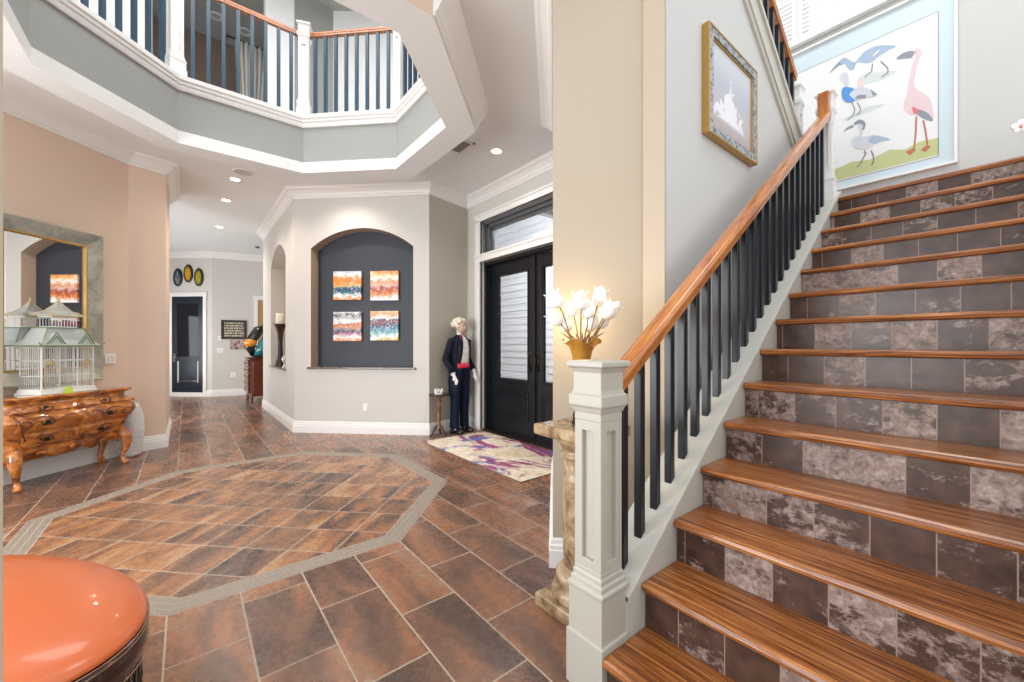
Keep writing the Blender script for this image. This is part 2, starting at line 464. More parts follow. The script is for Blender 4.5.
# hall side wall with a tall arched niche
ab, HP, hnb = arch_wall((-10.2, 1.30), NA, ZC, .24, 1.03, 2.54, .943, 2.855, 3.165)
struct('wall_hall_right', ab, M['greige'])
b = MB(); b.box(-9.4, -7.4, 1.54, 1.58, .8, 3.4); struct('wall_hall_niche_back', b, M['taupe'])
b = MB(); b.box(-9.24, -7.60, 1.27, 1.54, .914, .945); struct('trim_21', b, M['granite'], bevel=.005)
# nook + return beside the niche wall
NK = [(-5.455, 2.825), (-5.65, 3.63)]
b = MB(); b.sweep(NK, [(0, 0), (0, ZC), (-.12, ZC), (-.12, 0)], side=-1); struct('wall_entry_left', b, M['taupe'])
path = [(-10.2, 1.30), NA, NB_, (-5.65, 3.63), (-5.401, 3.63)]
b = MB(); b.sweep(path, BASE, side=-1); struct('baseboard_niche', b, M['white'])
crown_on([(-10.2, 1.30), NA, NB_, (-5.65, 3.63), (-2.55, 3.63)], -1)

# entry wall with door and transom openings
DX0, DX1, DZ = -5.273, -3.13, 2.66
b = MB()
b.box(-5.65, DX0, 3.63, 3.80, 0, ZC); b.box(DX1, -2.55, 3.63, 3.80, 0, ZC)
b.box(DX0, DX1, 3.63, 3.80, DZ, 2.79); b.box(DX0, DX1, 3.63, 3.80, 3.30, ZC)
struct('wall_front', b, M['greige'])
b = MB()   # white casings
for x0, x1 in ((DX0-.13, DX0), (DX1, DX1+.13)):
    b.box(x0, x1, 3.605, 3.66, 0, DZ+.02); b.box(x0+.02, x1-.02, 3.592, 3.64, .0, DZ)
b.box(DX0-.13, DX1+.13, 3.60, 3.66, DZ, DZ+.115); b.box(DX0-.15, DX1+.15, 3.585, 3.65, DZ+.085, DZ+.115)
b.box(DX0-.13, DX1+.13, 3.61, 3.66, 3.30, 3.40); b.box(DX0-.15, DX1+.15, 3.59, 3.66, 3.375, 3.405)
for x0, x1 in ((DX0-.13, DX0), (DX1, DX1+.13)): b.box(x0, x1, 3.61, 3.66, DZ+.1, 3.32)
struct('trim_22', b, M['white'], bevel=.004)
# transom window
b = MB(); z0, z1 = 2.79, 3.30
for d, y0, y1 in ((0, 3.67, 3.73), (.045, 3.73, 3.78), (.085, 3.78, 3.82)):
    b.box(DX0+d, DX1-d, y0, y1, z1-d-.045, z1-d); b.box(DX0+d, DX1-d, y0, y1, z0, z0+.02+d*.2)
    b.box(DX0+d, DX0+d+.045, y0, y1, z0, z1-d); b.box(DX1-d-.045, DX1-d, y0, y1, z0, z1-d)
wn_ = struct('window_1', b, M['frame_grey'])
b = MB(); b.box(DX0+.1, DX1-.1, 3.795, 3.80, z0+.02, z1-.1); b.build('pane', M['glass'], wn_)
# double door
b = MB()
b.box(DX0, DX0+.045, 3.70, 3.92, 0, DZ); b.box(DX1-.045, DX1, 3.70, 3.92, 0, DZ); b.box(DX0, DX1, 3.70, 3.92, DZ-.045, DZ)
b.box(DX0, DX1, 3.70, 3.98, 0, .025)
dr = struct('door_1', b, M['black'])
tag(dr, 'black double front door with tall glass panes')
def leaf(x0, x1):
    st = .125; gz0, gz1, pz0, pz1 = .80, 2.46, .25, .66; y0, y1 = 3.82, 3.875; z0_, z1_ = .03, DZ-.05
    b = MB()
    b.box(x0, x0+st, y0, y1, z0_, z1_); b.box(x1-st, x1, y0, y1, z0_, z1_)
    b.box(x0+st, x1-st, y0, y1, gz1, z1_); b.box(x0+st, x1-st, y0, y1, z0_, pz0); b.box(x0+st, x1-st, y0, y1, pz1, gz0)
    b.box(x0+st, x1-st, y0+.02, y1-.01, pz0, pz1)
    for (a0, a1, c0, c1) in ((x0+st, x1-st, gz0, gz1), (x0+st, x1-st, pz0, pz1)):   # stepped mouldings
        for k, (w_, yy) in enumerate(((.022, y0-.014), (.04, y0+.004))):
            b.box(a0, a0+w_, yy, y1, c0, c1); b.box(a1-w_, a1, yy, y1, c0, c1)
            b.box(a0, a1, yy, y1, c0, c0+w_); b.box(a0, a1, yy, y1, c1-w_, c1)
    b.box(x0+st+.09, x1-st-.09, y0+.006, y1, pz0+.09, pz1-.09)
    lf = b.build('door_leaf', M['black'], dr, bevel=.004)
    b = MB(); b.box(x0+st, x1-st, y0+.025, y0+.031, gz0, gz1); b.build('glass_pane', M['glass'], lf)
    return lf
xm = (DX0+DX1)/2
l1 = leaf(DX0+.05, xm-.004); l2 = leaf(xm+.004, DX1-.05)
b = MB(); b.box(xm-.035, xm+.03, 3.795, 3.83, .03, DZ-.05); b.build('astragal', M['black'], dr)
for lf, xh in ((l1, xm-.075), (l2, xm+.075)):
    b = MB(); b.box(xh-.02, xh+.02, 3.805, 3.82, .98, 1.24)
    b.tube([(xh, 3.81, 1.03), (xh, 3.76, 1.04), (xh, 3.755, 1.10), (xh, 3.76, 1.17), (xh, 3.81, 1.18)], .008)
    b.ball((xh, 3.795, 1.22), .018); b.build('door_handle', M['bronze'], lf, smooth=True)
b = MB(); b.box(DX0-.02, DX1+.02, 3.66, 3.70, 0, .012); struct('trim_23', b, M['bronze'])
# porch outside : floor, siding wall, soffit
b = MB(); b.box(-7.5, -1.6, 3.95, 7.0, -.06, -.01); struct('floor_porch', b, mat('porch_paving', (.6, .58, .55), .7))
b = MB()
for k in range(37):
    z = k*.17
    b.prism([(-10.5, 6.55, z), (-10.5, 6.54, z), (-10.5, 6.55, z+.17)], (8.8, 0, 0))
b.box(-10.5, -1.7, 6.56, 6.6, 0, 6.4)
struct('wall_porch', b, M['siding'])
b = MB(); b.box(-4.62, -4.5, 3.81, 5.4, 3.38, 3.5)
b.box(-4.5, -1.4, 3.81, 5.4, 3.44, 3.5)
for k in range(8): b.box(-4.5, -1.45, 3.85+k*.2, 3.87+k*.2, 3.43, 3.44)
struct('trim_24', b, M['siding'])

# diagonal pier right of the entry
b = MB(); b.prism([(-1.757, 1.747, 0), (-3.03, 3.02, 0), (-2.64, 3.41, 0), (-1.369, 2.135, 0)], (0, 0, 6.9)); struct('wall_pier', b, M['beige'])
pp = [(-1.369, 2.135), (-1.757, 1.747), (-3.03, 3.02), (-2.64, 3.41)]
b = MB(); b.sweep(pp, BASE, side=1); struct('baseboard_pier', b, M['white'])
crown_on([(-1.75, 1.74), (-3.03, 3.02), (-2.64, 3.41)], 1)

# stairwell walls
XW = -1.23
LANDZ, NY0, DYS, RS = 2.66, 1.449, .252, .19
YL = NY0 + 12*DYS                   # landing edge
def zu(Y): return 3.29 - .70*(Y-4.47)+.0       # top of the upper stringer
b = MB()
b.prism([(XW, 2.13, 0), (XW, 5.5, 0), (XW, 5.5, 2.9), (XW, 4.47, 3.05), (XW, 3.0, 4.0), (XW, 2.13, 4.6)], (-.14, 0, 0))
struct('wall_stair_left', b, [M['cool'], M['beige']])
# cream pilaster on its near end
b = MB(); b.box(XW-.142, XW-.002, 2.118, 2.13, 0, 6.9); struct('trim_25', b, M['beige'])
b = MB(); b.box(XW-.14, XW, 2.13, 2.6, 4.5, 6.9); struct('wall_stair_upper', b, M['cool'])
b = MB()
b.box(-3.2, -2.0, 5.5, 5.62, 0, 6.9); b.box(-2.0, -.55, 5.5, 5.62, 0, 4.86); b.box(-2.0, -.55, 5.5, 5.62, 6.5, 6.9); b.box(-.55, 2.2, 5.5, 5.62, 0, 6.9)
struct('wall_landing', b, M['cool'])
b = MB(); b.box(-2.6, -2.48, 3.82, 5.5, 2.66, 6.9); struct('wall_landing_left', b, M['upwhite'])
b = MB(); b.box(.2, 2.2, 4.95, 5.07, 2.66, 2.7); 
# right-hand knee wall and skirt of the stair
b = MB(); XR = .075
b.prism([(XR+.003, 1.2, 0), (XR+.003, 4.47, 0), (XR+.003, 4.47, 2.98), (XR+.003, 1.2, .56)], (.12, 0, 0)); struct('wall_stair_right', b, M['skirt'])
b = MB(); b.box(-2.48, 2.2, YL+.121, 5.5, LANDZ-.2, LANDZ); struct('floor_landing', b, M['tread'])

# upper ceilings / gallery walls
b = MB()
b.f([b.v(p) for p in ((-16, -6, 6.9), (-1.2, -6, 6.9), (-1.2, 5.6, 6.9), (-16, 5.6, 6.9))])
b.f([b.v(p) for p in ((-1.2, 2.0, 6.9), (2.2, 2.0, 6.9), (2.2, 5.6, 6.9), (-1.2, 5.6, 6.9))])
struct('ceiling_upper', b, paint('upper_ceiling_grey', (.42, .42, .39)))

struct_z = (4.18, 6.9)
def ubox(nm, x0, x1, y0, y1, m, z0=4.18, z1=6.9):
    b = MB(); b.box(x0, x1, y0, y1, z0, z1); struct('wall_'+nm, b, m)
ubox('gallery_left', -7.2, -7.06, -6, -.35, M['upwhite'])
ubox('gallery_column', -7.25, -7.05, .93, 1.32, M['upwhite'])
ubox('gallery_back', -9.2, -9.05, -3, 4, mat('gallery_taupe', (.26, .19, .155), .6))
ubox('gallery_grey', -7.2, -7.06, 1.32, 1.9, M['band'])
ubox('gallery_rear', -7.06, -2.5, 3.5, 3.62, M['upwhite'])
b = MB(); b.prism([(-7.06, 1.9, 4.18), (-5.8, 3.5, 4.18), (-5.7, 3.6, 4.18), (-7.2, 2.0, 4.18)], (0, 0, 2.72)); struct('wall_gallery_corner', b, M['upwhite'])

# ================================================================== STAIRCASE
X0T = -.945
st = thing('staircase', 'straight flight of glossy bamboo treads with brown distressed tile risers', 'staircase', (-.43, 1.2, 0))
off = Vector((.43, -1.2, 0))
def sub(mb):  # shift world-built mesh into the parent's frame
    bmesh.ops.translate(mb.b, verts=mb.b.verts, vec=off); return mb
for k in range(1, 15):
    yf = NY0 + DYS*(k-2); zt = RS*k
    b = MB()
    y1 = yf+DYS+.032 if k < 14 else yf+.12
    x0 = X0T
    prof = [(yf+.016, zt-.036), (yf+.004, zt-.030), (yf, zt-.018), (yf+.004, zt-.006), (yf+.014, zt), (y1, zt), (y1, zt-.036)]
    b.prism([(x0, y, z) for y, z in prof], (XR-x0, 0, 0))
    t = sub(b).build('tread', M['tread'], st); 
    b = MB(); b.box(x0, XR, yf+.03, yf+.045, RS*(k-1), zt-.036)
    # keep object coordinates = world coordinates for the tile pattern
    r = b.build('riser', M['riser'], st); r.location = off
def zs(Y): return .253+.742*(Y-1.224)
b = MB()
b.prism([(-.95, 1.36, 0), (-.95, 4.56, 0), (-.95, 4.56, zs(4.56)), (-.95, 1.36, zs(1.36))], (-.18, 0, 0))
b.prism([(-.942, 1.36, zs(1.36)-.018), (-.942, 4.56, zs(4.56)-.018), (-.942, 4.56, zs(4.56)+.006), (-.942, 1.36, zs(1.36)+.006)], (-.196, 0, 0))
sub(b).build('stringer', M['skirt'], st)

def newel_mesh(H, base=.42, hw=.066, z0=0):
    """square box newel with recessed slots, stepped plinth and flat cap"""
    b = MB(); s = hw/.066
    b.sqstack([(.091*s, z0), (.091*s, z0+base*.55), (.083*s, z0+base*.56), (.083*s, z0+base), (.088*s, z0+base+.004), (.088*s, z0+base+.018), (.078*s, z0+base+.024), (.078*s, z0+base+.042), (.071*s, z0+base+.048), (.071*s, z0+base+.066), (hw+.0006, z0+base+.072), (hw+.0006, z0+base+.09)])
    zb = z0+base+.09; zt = H-.235
    b.box(-hw*.70, hw*.70, -hw*.70, hw*.70, zb, zt+.01)
    a = hw*.29
    for sx in (-1, 1):
        for sy in (-1, 1):
            b.cbox((sx*(hw-a), sy*(hw-a), (zb+zt)/2), a*2, a*2, zt-zb)
    for z in (zb+.015, zt-.02):
        b.sqstack([(hw-.0008, z-.02), (hw-.0008, z+.02)])
    b.sqstack([(hw+.0006, zt), (hw+.0006, zt+.03), (hw*1.06, zt+.035), (hw*1.14, zt+.05), (hw*1.26, zt+.06), (hw*1.26, zt+.10), (hw*1.12, zt+.105), (hw*1.06, zt+.12), (hw*1.06, H-.045), (hw*1.12, H-.04), (hw*1.2, H-.03), (hw*1.38, H-.022), (hw*1.38, H-.006), (hw*1.3, H), (hw*.4, H+.003)])
    return b
def rail_prof(w=.066, h=.07):
    return [(-w*.42, -h*.5), (w*.42, -h*.5), (w*.42, -h*.18), (w*.5, -h*.05), (w*.5, h*.2), (w*.38, h*.42), (w*.12, h*.5), (-w*.12, h*.5), (-w*.38, h*.42), (-w*.5, h*.2), (-w*.5, -h*.05), (-w*.42, -h*.18)]
def rail_seg(b, A, B_, w=.066, h=.07):
    A = Vector(A); B_ = Vector(B_); t = (B_-A).normalized(); sd = Vector((-t.y, t.x, 0)).normalized()
    up_ = Vector((0, 0, 1))
    b.loft([[p + sd*x + up_*z for x, z in rail_prof(w, h)] for p in (A, B_)])

# stair balustrade
rl = thing('stair_railing', 'oak stair handrail on dark square balusters rising from the big cream newel post', 'railing', (-1.04, 1.29, 0))
ro = Vector((1.04, -1.29, 0))
newel_mesh(1.295, base=.39).build('newel_post', M['newel'], rl, bevel=.0025)
def zr(Y): return 1.225+.722*(Y-1.428)
b = MB(); rail_seg(b, (-1.035, 1.35, zr(1.35)), (-1.035, 4.46, zr(4.46)), .092, .082)
bmesh.ops.translate(b.b, verts=b.b.verts, vec=ro); b.build('handrail', M['rail'], rl, smooth=False, bevel=.003)
b = MB(); b.box(-1.075, -.995, 4.395, 4.455, zr(4.43)-.03, zr(4.43)+.21); bmesh.ops.translate(b.b, verts=b.b.verts, vec=ro); b.build('rail_block', M['rail'], rl, bevel=.004)
bal0 = None
for k in range(24):
    Y = 1.445+.126*k; zb, zt = zs(Y)-.02, zr(Y)-.02
    b = MB(); b.cbox((0, 0, .5*(zt-zb)), .036, .036, zt-zb)
    b.build('baluster', M['baluster'], rl, bevel=.003, seg=1, loc=(0.005, Y-1.29, zb))
b = newel_mesh(3.63, base=.20, hw=.052, z0=zs(4.5)-.06)
b.build('newel_post', M['white'], rl, bevel=.002, loc=(.0, 4.515-1.29, 0))

# upper flight balustrade and its stringer
ur = thing('upper_flight_railing', 'white stringer with dark balusters climbing above the framed picture', 'railing', (-1.27, 4.47, 2.66))
uo = Vector((1.27, -4.47, -2.66))
def U(b): bmesh.ops.translate(b.b, verts=b.b.verts, vec=uo); return b
def zl(Y): return 2.96-.715*(Y-4.47)     # lower edge of the upper stringer
b = MB()
Ya, Yb = 4.47, 2.3
for dz0, dz1, xo in ((0, .055, .020), (.055, .10, .032), (.10, .29, .012), (.29, .335, .03)):
    b.prism([(XW+xo, Ya, zl(Ya)+dz0), (XW+xo, Yb, zl(Yb)+dz0), (XW+xo, Yb, zl(Yb)+dz1), (XW+xo, Ya, zl(Ya)+dz1)], (-.06-xo, 0, 0))
U(b).build('stringer', M['skirt'], ur)
def zru(Y): return 3.87-.68*(Y-4.47)
b = MB(); rail_seg(b, (-1.27, 4.44, zru(4.44)-.03), (-1.27, 2.3, zru(2.3)-.03)); U(b).build('handrail', M['rail'], ur, bevel=.003)
for k in range(17):
    Y = 4.38-.126*k
    b = MB(); z0, z1 = zl(Y)+.2, zru(Y)-.05; b.cbox((-1.27, Y, (z0+z1)/2), .036, .036, z1-z0); U(b).build('baluster', M['baluster'], ur)
b = newel_mesh(3.80, base=.20, hw=.052, z0=2.66); b.build('newel_post', M['white'], ur, bevel=.002, loc=(-.01, .04, -2.66))
# upper flight body
uf = thing('upper_flight', 'upper flight of stairs rising back from the landing', 'staircase', (-1.9, 4.47, 2.66))
for k in range(4):
    y = 4.47-.252*k; z = 2.66+.19*(k+1)
    b = MB(); b.box(-.50, .52, y-.30-4.47, y+.0-4.47, z-.036-2.66, z-2.66); b.build('tread', M['tread'], uf)
    b = MB(); b.box(-.50, .52, y-.03-4.47, y-.015-4.47, z-.19-2.66, z-.036-2.66); b.build('riser', M['riser'], uf)

# ================================================================== GALLERY RAILING
gr = thing('gallery_railing', 'white newels and blue-grey balusters under an oak rail around the octagonal opening upstairs', 'railing', (OC[0], OC[1], 4.235))
GO = 1.53; gc = [(x-OC[0], y-OC[1]) for x, y in octa(GO)]
GH = 1.06
for i in range(8):
    x, y = gc[i]
    a = PI/8+i*PI/4
    b = newel_mesh(1.20, base=.17, hw=.058)
    o = b.build('newel_post', M['white'], gr, bevel=.002, loc=(x, y, 0)); o.rotation_euler = (0, 0, a)
    A = Vector((*gc[i], 0)); B_ = Vector((*gc[(i+1) % 8], 0)); e = (B_-A).normalized(); L = (B_-A).length
    b = MB(); rail_seg(b, A+e*.06+Vector((0, 0, GH)), B_-e*.06+Vector((0, 0, GH)), .062, .06)
    b.build('handrail', M['rail'], gr, bevel=.003)
    n = 8
    for k in range(n):
        p = A+e*(.15+(L-.30)*k/(n-1)); an = math.atan2(e.y, e.x)
        b = MB(); b.cbox((0, 0, GH/2-.01), .036, .036, GH-.03)
        o = b.build('baluster', M['balupper'], gr, loc=(p.x, p.y, 0)); o.rotation_euler = (0, 0, an)

# ================================================================== CEILING FITTINGS
def recess_light(loc, label, power=45, z=ZC, r=.075, col=(1, .9, .78)):
    t = thing('ceiling_light', label, 'light', (loc[0], loc[1], z), 0, None)
    b = MB(); b.lathe([(r*.72, 0), (r*.75, -.008), (r*1.15, -.008), (r*1.25, -.002), (r*1.25, .0)], n=28); b.build('trim_ring', M['white'], t, smooth=True)
    b = MB(); b.lathe([(.001, -.004), (r*.74, -.009), (r*.74, -.003), (.001, -.001)], n=24); b.build('lens', M['lampon'], t)
    if power: spot('lamp', (loc[0], loc[1], z-.03), power, col, 140, .9, .06)
recess_light((-3.98, 2.98), 'round recessed ceiling light beside the air vent near the entry', 60)
recess_light((-7.04, .55), 'nearest of the three hall ceiling lights, beside the round speaker', 60)
recess_light((-5.90, 1.60), 'recessed ceiling light washing the wall above the dark arched niche', 55)
recess_light((-8.16, .51), 'middle of the three recessed lights along the hall ceiling', 60)
recess_light((-10.1, .53), 'farthest of the three recessed lights along the hall ceiling', 60)
t = thing('ceiling_speaker', 'round flush white speaker grille next to the nearest hall light', 'speaker', (-6.70, .62, ZC))
b = MB(); b.lathe([(.11, 0), (.11, -.006), (.125, -.008), (.13, 0)], n=32); b.build('rim', M['white'], t, smooth=True)
b = MB(); b.lathe([(.001, -.003), (.11, -.003), (.11, -.001), (.001, -.001)], n=28); b.build('grille', mat('speaker_grille', (.55, .53, .50), .6), t)
t = thing('air_vent', 'square louvred air vent set in the entry ceiling', 'vent', (-4.16, 2.55, ZC), 0)
b = MB()
for x0, x1, y0, y1 in ((-.17, .17, -.12, -.09), (-.17, .17, .09, .12), (-.17, -.14, -.12, .12), (.14, .17, -.12, .12)): b.box(x0, x1, y0, y1, -.012, 0)
b.build('frame', M['white'], t)
b = MB(); b.box(-.14, .14, -.09, .09, -.003, 0); b.build('backing', mat('vent_dark', (.22, .21, .20), .8), t)
for k in range(7):
    b = MB(); y = -.078+k*.026; b.prism([(-.14, y, -.010), (-.14, y+.006, -.012), (-.14, y+.014, -.003), (-.14, y+.010, -.003)], (.28, 0, 0)); b.build('slat', mat('vent_slat', (.6, .59, .57), .5) if k == 0 else bpy.data.materials['vent_slat'], t)
t = thing('smoke_detector', 'tiny dark sensor on the hall ceiling near the far crown', 'sensor', (-11.6, 1.36, ZC))
b = MB(); b.lathe([(.05, 0), (.05, -.02), (.03, -.035), (.001, -.036)], n=16); b.build('cap', M['frame_grey'], t, smooth=True)
for i, (p) in enumerate(((-8.42, .39), (-8.52, .81))):
    t = thing('ceiling_light', ['unlit round ceiling light upstairs, seen through the left balusters', 'unlit round ceiling light upstairs, the one above the pale drapery'][i], 'light', (p[0], p[1], 6.9))
    b = MB(); b.lathe([(.06, 0), (.065, -.01), (.10, -.01), (.11, 0)], n=24); b.build('trim_ring', M['white'], t, smooth=True)
    b = MB(); b.lathe([(.001, -.004), (.06, -.004), (.06, -.001), (.001, -.001)], n=20); b.build('lens', mat('unlit_lens', (.5, .5, .48), .4) if i == 0 else bpy.data.materials['unlit_lens'], t)
t = thing('drapery', 'pale swagged curtain hanging upstairs behind the gallery balusters', 'curtain', (-7.95, .82, 4.18))
b = MB()
rows = []
for j in range(9):
    z = 2.15*j/8; row = []
    for k in range(33):
        y = -.22+.44*k/32; row.append((.05*math.sin(k*1.35)+.02*math.sin(k*.5+j), y*(1-.25*math.sin(PI*min(1, j/8*1.2)))+.03*math.sin(j/8*2), z))
    rows.append(row)
b.loft(rows, cap=False, closed=False); o = b.build('curtain_panel', mat('pale_drape', (.62, .60, .54), .8), t, smooth=True); md = o.modifiers.new('s', 'SOLIDIFY'); md.thickness = .01
b = MB(); b.tube([(0, -.3, 2.17), (0, .3, 2.17)], .014, 10); b.ball((0, -.31, 2.17), .028); b.ball((0, .31, 2.17), .028); b.build('rod', M['darkwood'], t, smooth=True)

# ================================================================== WALL NICHE PICTURES
def abstract(name, cols, z0, h, seed, ns=6.0, sc=(1, 1, 1.0)):
    """banded abstract painting: bands run across, edges torn by noise"""
    m, N = new(name, .35); co = N.co((1, 1, 1), (seed*3.1, seed*1.7, 0))
    sx = N('ShaderNodeSeparateXYZ'); tc = N.co(); N.l(tc, sx.inputs[0])
    hh = N.math('DIVIDE', N.math('SUBTRACT', sx.outputs[2], z0), h)
    n1 = N.noise(co, ns, 6, 1.6, .62); n2 = N.noise(co, ns*3.5, 5, .8, .7)
    f = N.math('ADD', hh, N.math('MULTIPLY', N.math('SUBTRACT', n1, .5), .5)); f = N.math('ADD', f, N.math('MULTIPLY', N.math('SUBTRACT', n2, .5), .22))
    c = N.ramp(f, cols)
    wv = N.ramp(N.noise(co, ns*2.1, 6, 2.0, .6), [(.56, (0, 0, 0)), (.60, (1, 1, 1))])
    c = N.mix(N.math('MULTIPLY', wv, .55), c, (.85, .84, .82))
    N.l(c, N.b.inputs['Base Color']); return m
OR, TE, WH, NV, YE, RD, GY = (.75, .24, .03), (.02, .18, .25), (.86, .86, .85), (.012, .035, .09), (.62, .42, .10), (.42, .07, .03), (.30, .30, .33)
cans = [
 ((.556, 1.032, 2.075, 2.535), [(.05, OR), (.12, WH), (.22, TE), (.34, NV), (.44, TE), (.50, YE), (.62, OR), (.78, OR), (.88, WH), (1, (.45, .55, .65))], 'canvas of orange sky over teal water, upper left of four in the dark niche'),
 ((1.183, 1.649, 2.06, 2.53), [(.05, WH), (.2, OR), (.34, RD), (.42, RD), (.5, (.65, .45, .4)), (.62, OR), (.74, WH), (.85, (.8, .6, .3)), (1, OR)], 'orange and rust canvas with pale band, upper right of four in the dark niche'),
 ((.556, 1.032, 1.411, 1.88), [(.04, OR), (.14, WH), (.26, (.35, .06, .2)), (.34, NV), (.42, GY), (.5, OR), (.58, RD), (.66, WH), (.8, GY), (.88, NV), (1, WH)], 'canvas of grey swirls and an orange disc, lower left of four in the dark niche'),
 ((1.183, 1.649, 1.42, 1.89), [(.04, YE), (.12, WH), (.25, (.15, .42, .42)), (.38, (.05, .2, .35)), (.5, NV), (.6, (.3, .05, .06)), (.68, NV), (.76, WH), (.88, OR), (1, (.8, .6, .35))], 'canvas of blue and turquoise bands under orange, lower right of four in the dark niche')]
an = math.atan2(ne.y, ne.x)
for i, ((u0, u1, z0, z1), cols, lab) in enumerate(cans):
    u0, u1, z0, z1 = u0*KU, u1*KU, zk(z0), zk(z1)
    p = NP((u0+u1)/2, 0); pos = (p[0]+nnb.x*.16, p[1]+nnb.y*.16, z0)
    t = thing('canvas_painting', lab, 'painting', pos, an, 'four abstract canvases in the niche')
    w_ = (u1-u0)/2; h = z1-z0
    b = MB(); b.box(-w_, w_, 0, .038, 0, h); b.build('canvas', abstract('abstract_paint_%d' % i, cols, 0, h, i+1), t, bevel=.003)
    b = MB(); 
    for x0, x1, a0, a1 in ((-w_+.01, w_-.01, .01, .04), (-w_+.01, w_-.01, h-.04, h-.01)): b.box(x0, x1, .036, .05, a0, a1)
    b.build('stretcher_bar', M['darkwood'], t)

# ------------------------------------------------ wall plates
def plate(loc, rz, label, w_=.07, h=.115, kind='outlet'):
    t = thing('electrical_outlet' if kind == 'outlet' else 'light_switch', label, 'outlet' if kind == 'outlet' else 'switch', loc, rz)
    b = MB(); b.box(-w_/2, w_/2, -.006, 0, -h/2, h/2); b.build('cover_plate', M['plate'], t, bevel=.002)
    b = MB()
    if kind == 'outlet':
        for z in (-.025, .025): b.box(-.016, .016, -.009, -.005, z-.014, z+.014)
    else:
        n = max(1, round(w_/.055))
        for k in range(n):
            x = (k-(n-1)/2)*.046; b.box(x-.016, x+.016, -.010, -.005, -.033, .033)
    b.build('socket' if kind == 'outlet' else 'rocker', mat('socket_white', (.74, .73, .70), .35) if 'socket_white' not in bpy.data.materials else bpy.data.materials['socket_white'], t)
p = NP(1.14, 0); plate((p[0], p[1], .40), an, 'white outlet low on the wall below the dark niche')
pl_ = Vector((K[0], K[1])) + Vector((SQ, -SQ))*.385
plate((pl_.x, pl_.y, 1.19), math.radians(-45)+PI, 'white switch plate on the tan wall right of the mirror', .12, .12, 'switch')
plate((-5.59, 3.33, 1.14), math.radians(103)-PI+PI, 'white switch on the shadowed wall behind the butler figure', .07, .115, 'switch')

# ================================================================== TAN WALL : MIRROR, CHEST, CAGE
EW = Vector((SQ, -SQ)); NW = Vector((SQ, SQ)); RW = math.radians(-45)
def wl(s, d, z=0): p = Vector(K)+EW*s+NW*d; return (p.x, p.y, z)
mt = thing('wall_mirror', 'large mirror with wide aged silver frame above the carved chest', 'mirror', wl(1.02, .022, .95), RW+math.radians(2.4))
hw, H = .50, 1.65; fw = .16
m, N = new('aged_silver', .3, metal=.55); co = N.co()
N.l(N.ramp(N.noise(co, 5, 6, .8, .6), [(.3, (.30, .33, .28)), (.5, (.50, .50, .43)), (.7, (.68, .66, .57))]), N.b.inputs['Base Color']); M['silver'] = m
def ringpts(d, y, z0=0, z1=H): return [(-hw+d, y, z0+d), (hw-d, y, z0+d), (hw-d, y, z1-d), (-hw+d, y, z1-d)]
b = MB(); b.loft([ringpts(0, 0), ringpts(0, .075), ringpts(.012, .085), ringpts(.03, .078), ringpts(fw-.02, .035), ringpts(fw-.02, .0)], cap=False); b.build('frame', M['silver'], mt)
b = MB(); b.loft([ringpts(fw-.022, .0), ringpts(fw-.022, .045), ringpts(fw-.008, .048), ringpts(fw, .03), ringpts(fw, 0)], cap=False); b.build('inner_moulding', M['gold'], mt)
b = MB(); b.box(-hw+fw-.01, hw-fw+.01, .008, .022, fw-.01, H-fw+.01); b.build('mirror_glass', mat('mirror', (.9, .92, .92), .02, metal=1), mt)

ch = thing('bombe_chest', 'glossy burl walnut chest with bulging carved front on curved legs', 'chest', wl(.985, .004), RW)
def lerp(tab, z):
    if z <= tab[0][0]: return tab[0][1]
    for (a, b_), (c, d) in zip(tab, tab[1:]):
        if z <= c:
            t = (z-a)/(c-a); t = t*t*(3-2*t); return b_+(d-b_)*t
    return tab[-1][1]
DEP = [(.25, .33), (.36, .335), (.50, .375), (.635, .43), (.72, .39), (.78, .345), (.82, .35)]
HWD = [(.25, .47), (.36, .475), (.50, .53), (.635, .60), (.72, .565), (.78, .525), (.82, .53)]
def fy(x, z, o=0):
    hwz = lerp(HWD, z); q = min(1, abs(x)/hwz)
    return lerp(DEP, z)*(1+.055*math.cos(q*PI*1.9)-.03) * (1-.22*max(0, (q-.8)/.2)**2)+o
def cring(z, zf=None, o=0):
    hwz = lerp(HWD, z)+o; pts = []
    n = 28
    for k in range(n+1):
        x = -hwz+2*hwz*k/n; pts.append((x, fy(x*.999/(1+o), z, o), zf(x) if zf else z))
    d = fy(hwz, z, o)
    for k in range(1, 5): pts.append((hwz-.03*math.sin(k/5*PI)*(-1 if 1 else 1)*.5, d*(1-k/5), zf(hwz) if zf else z))
    pts.append((hwz, .012, zf(hwz) if zf else z)); pts.append((-hwz, .012, zf(-hwz) if zf else z))
    for k in range(4, 0, -1): pts.append((-hwz-.03*math.sin(k/5*PI)*.5, d*(1-k/5), zf(-hwz) if zf else z))
    return pts
def apron(x): q = abs(x)/.5; return .285+.035*math.cos(q*PI*3.0)-.05*max(0, q-.75)*4*.6
rings = [cring(.30, apron)] + [cring(.345+.0395*k) for k in range(13)]
b = MB(); b.loft(rings); b.build('body', M['chest'], ch, smooth=True)
b = MB()
def topring(z, o):
    pts = []; 
    for k in range(29):
        x = (-.555-o)+2*(.555+o)*k/28; q = abs(x)/(.555+o); pts.append((x, (.372+o)*(1+.05*math.cos(q*PI*1.9)-.03)*(1-.16*max(0, (q-.85)/.15)**2), z))
    return pts+[(.555+o, .006, z), (-.555-o, .006, z)]
b.loft([topring(.815, -.03), topring(.823, -.008), topring(.832, -.012), topring(.838, .008), topring(.852, .012), topring(.862, .004), topring(.865, -.01)]); b.build('top', M['chest'], ch, smooth=False, bevel=.002)
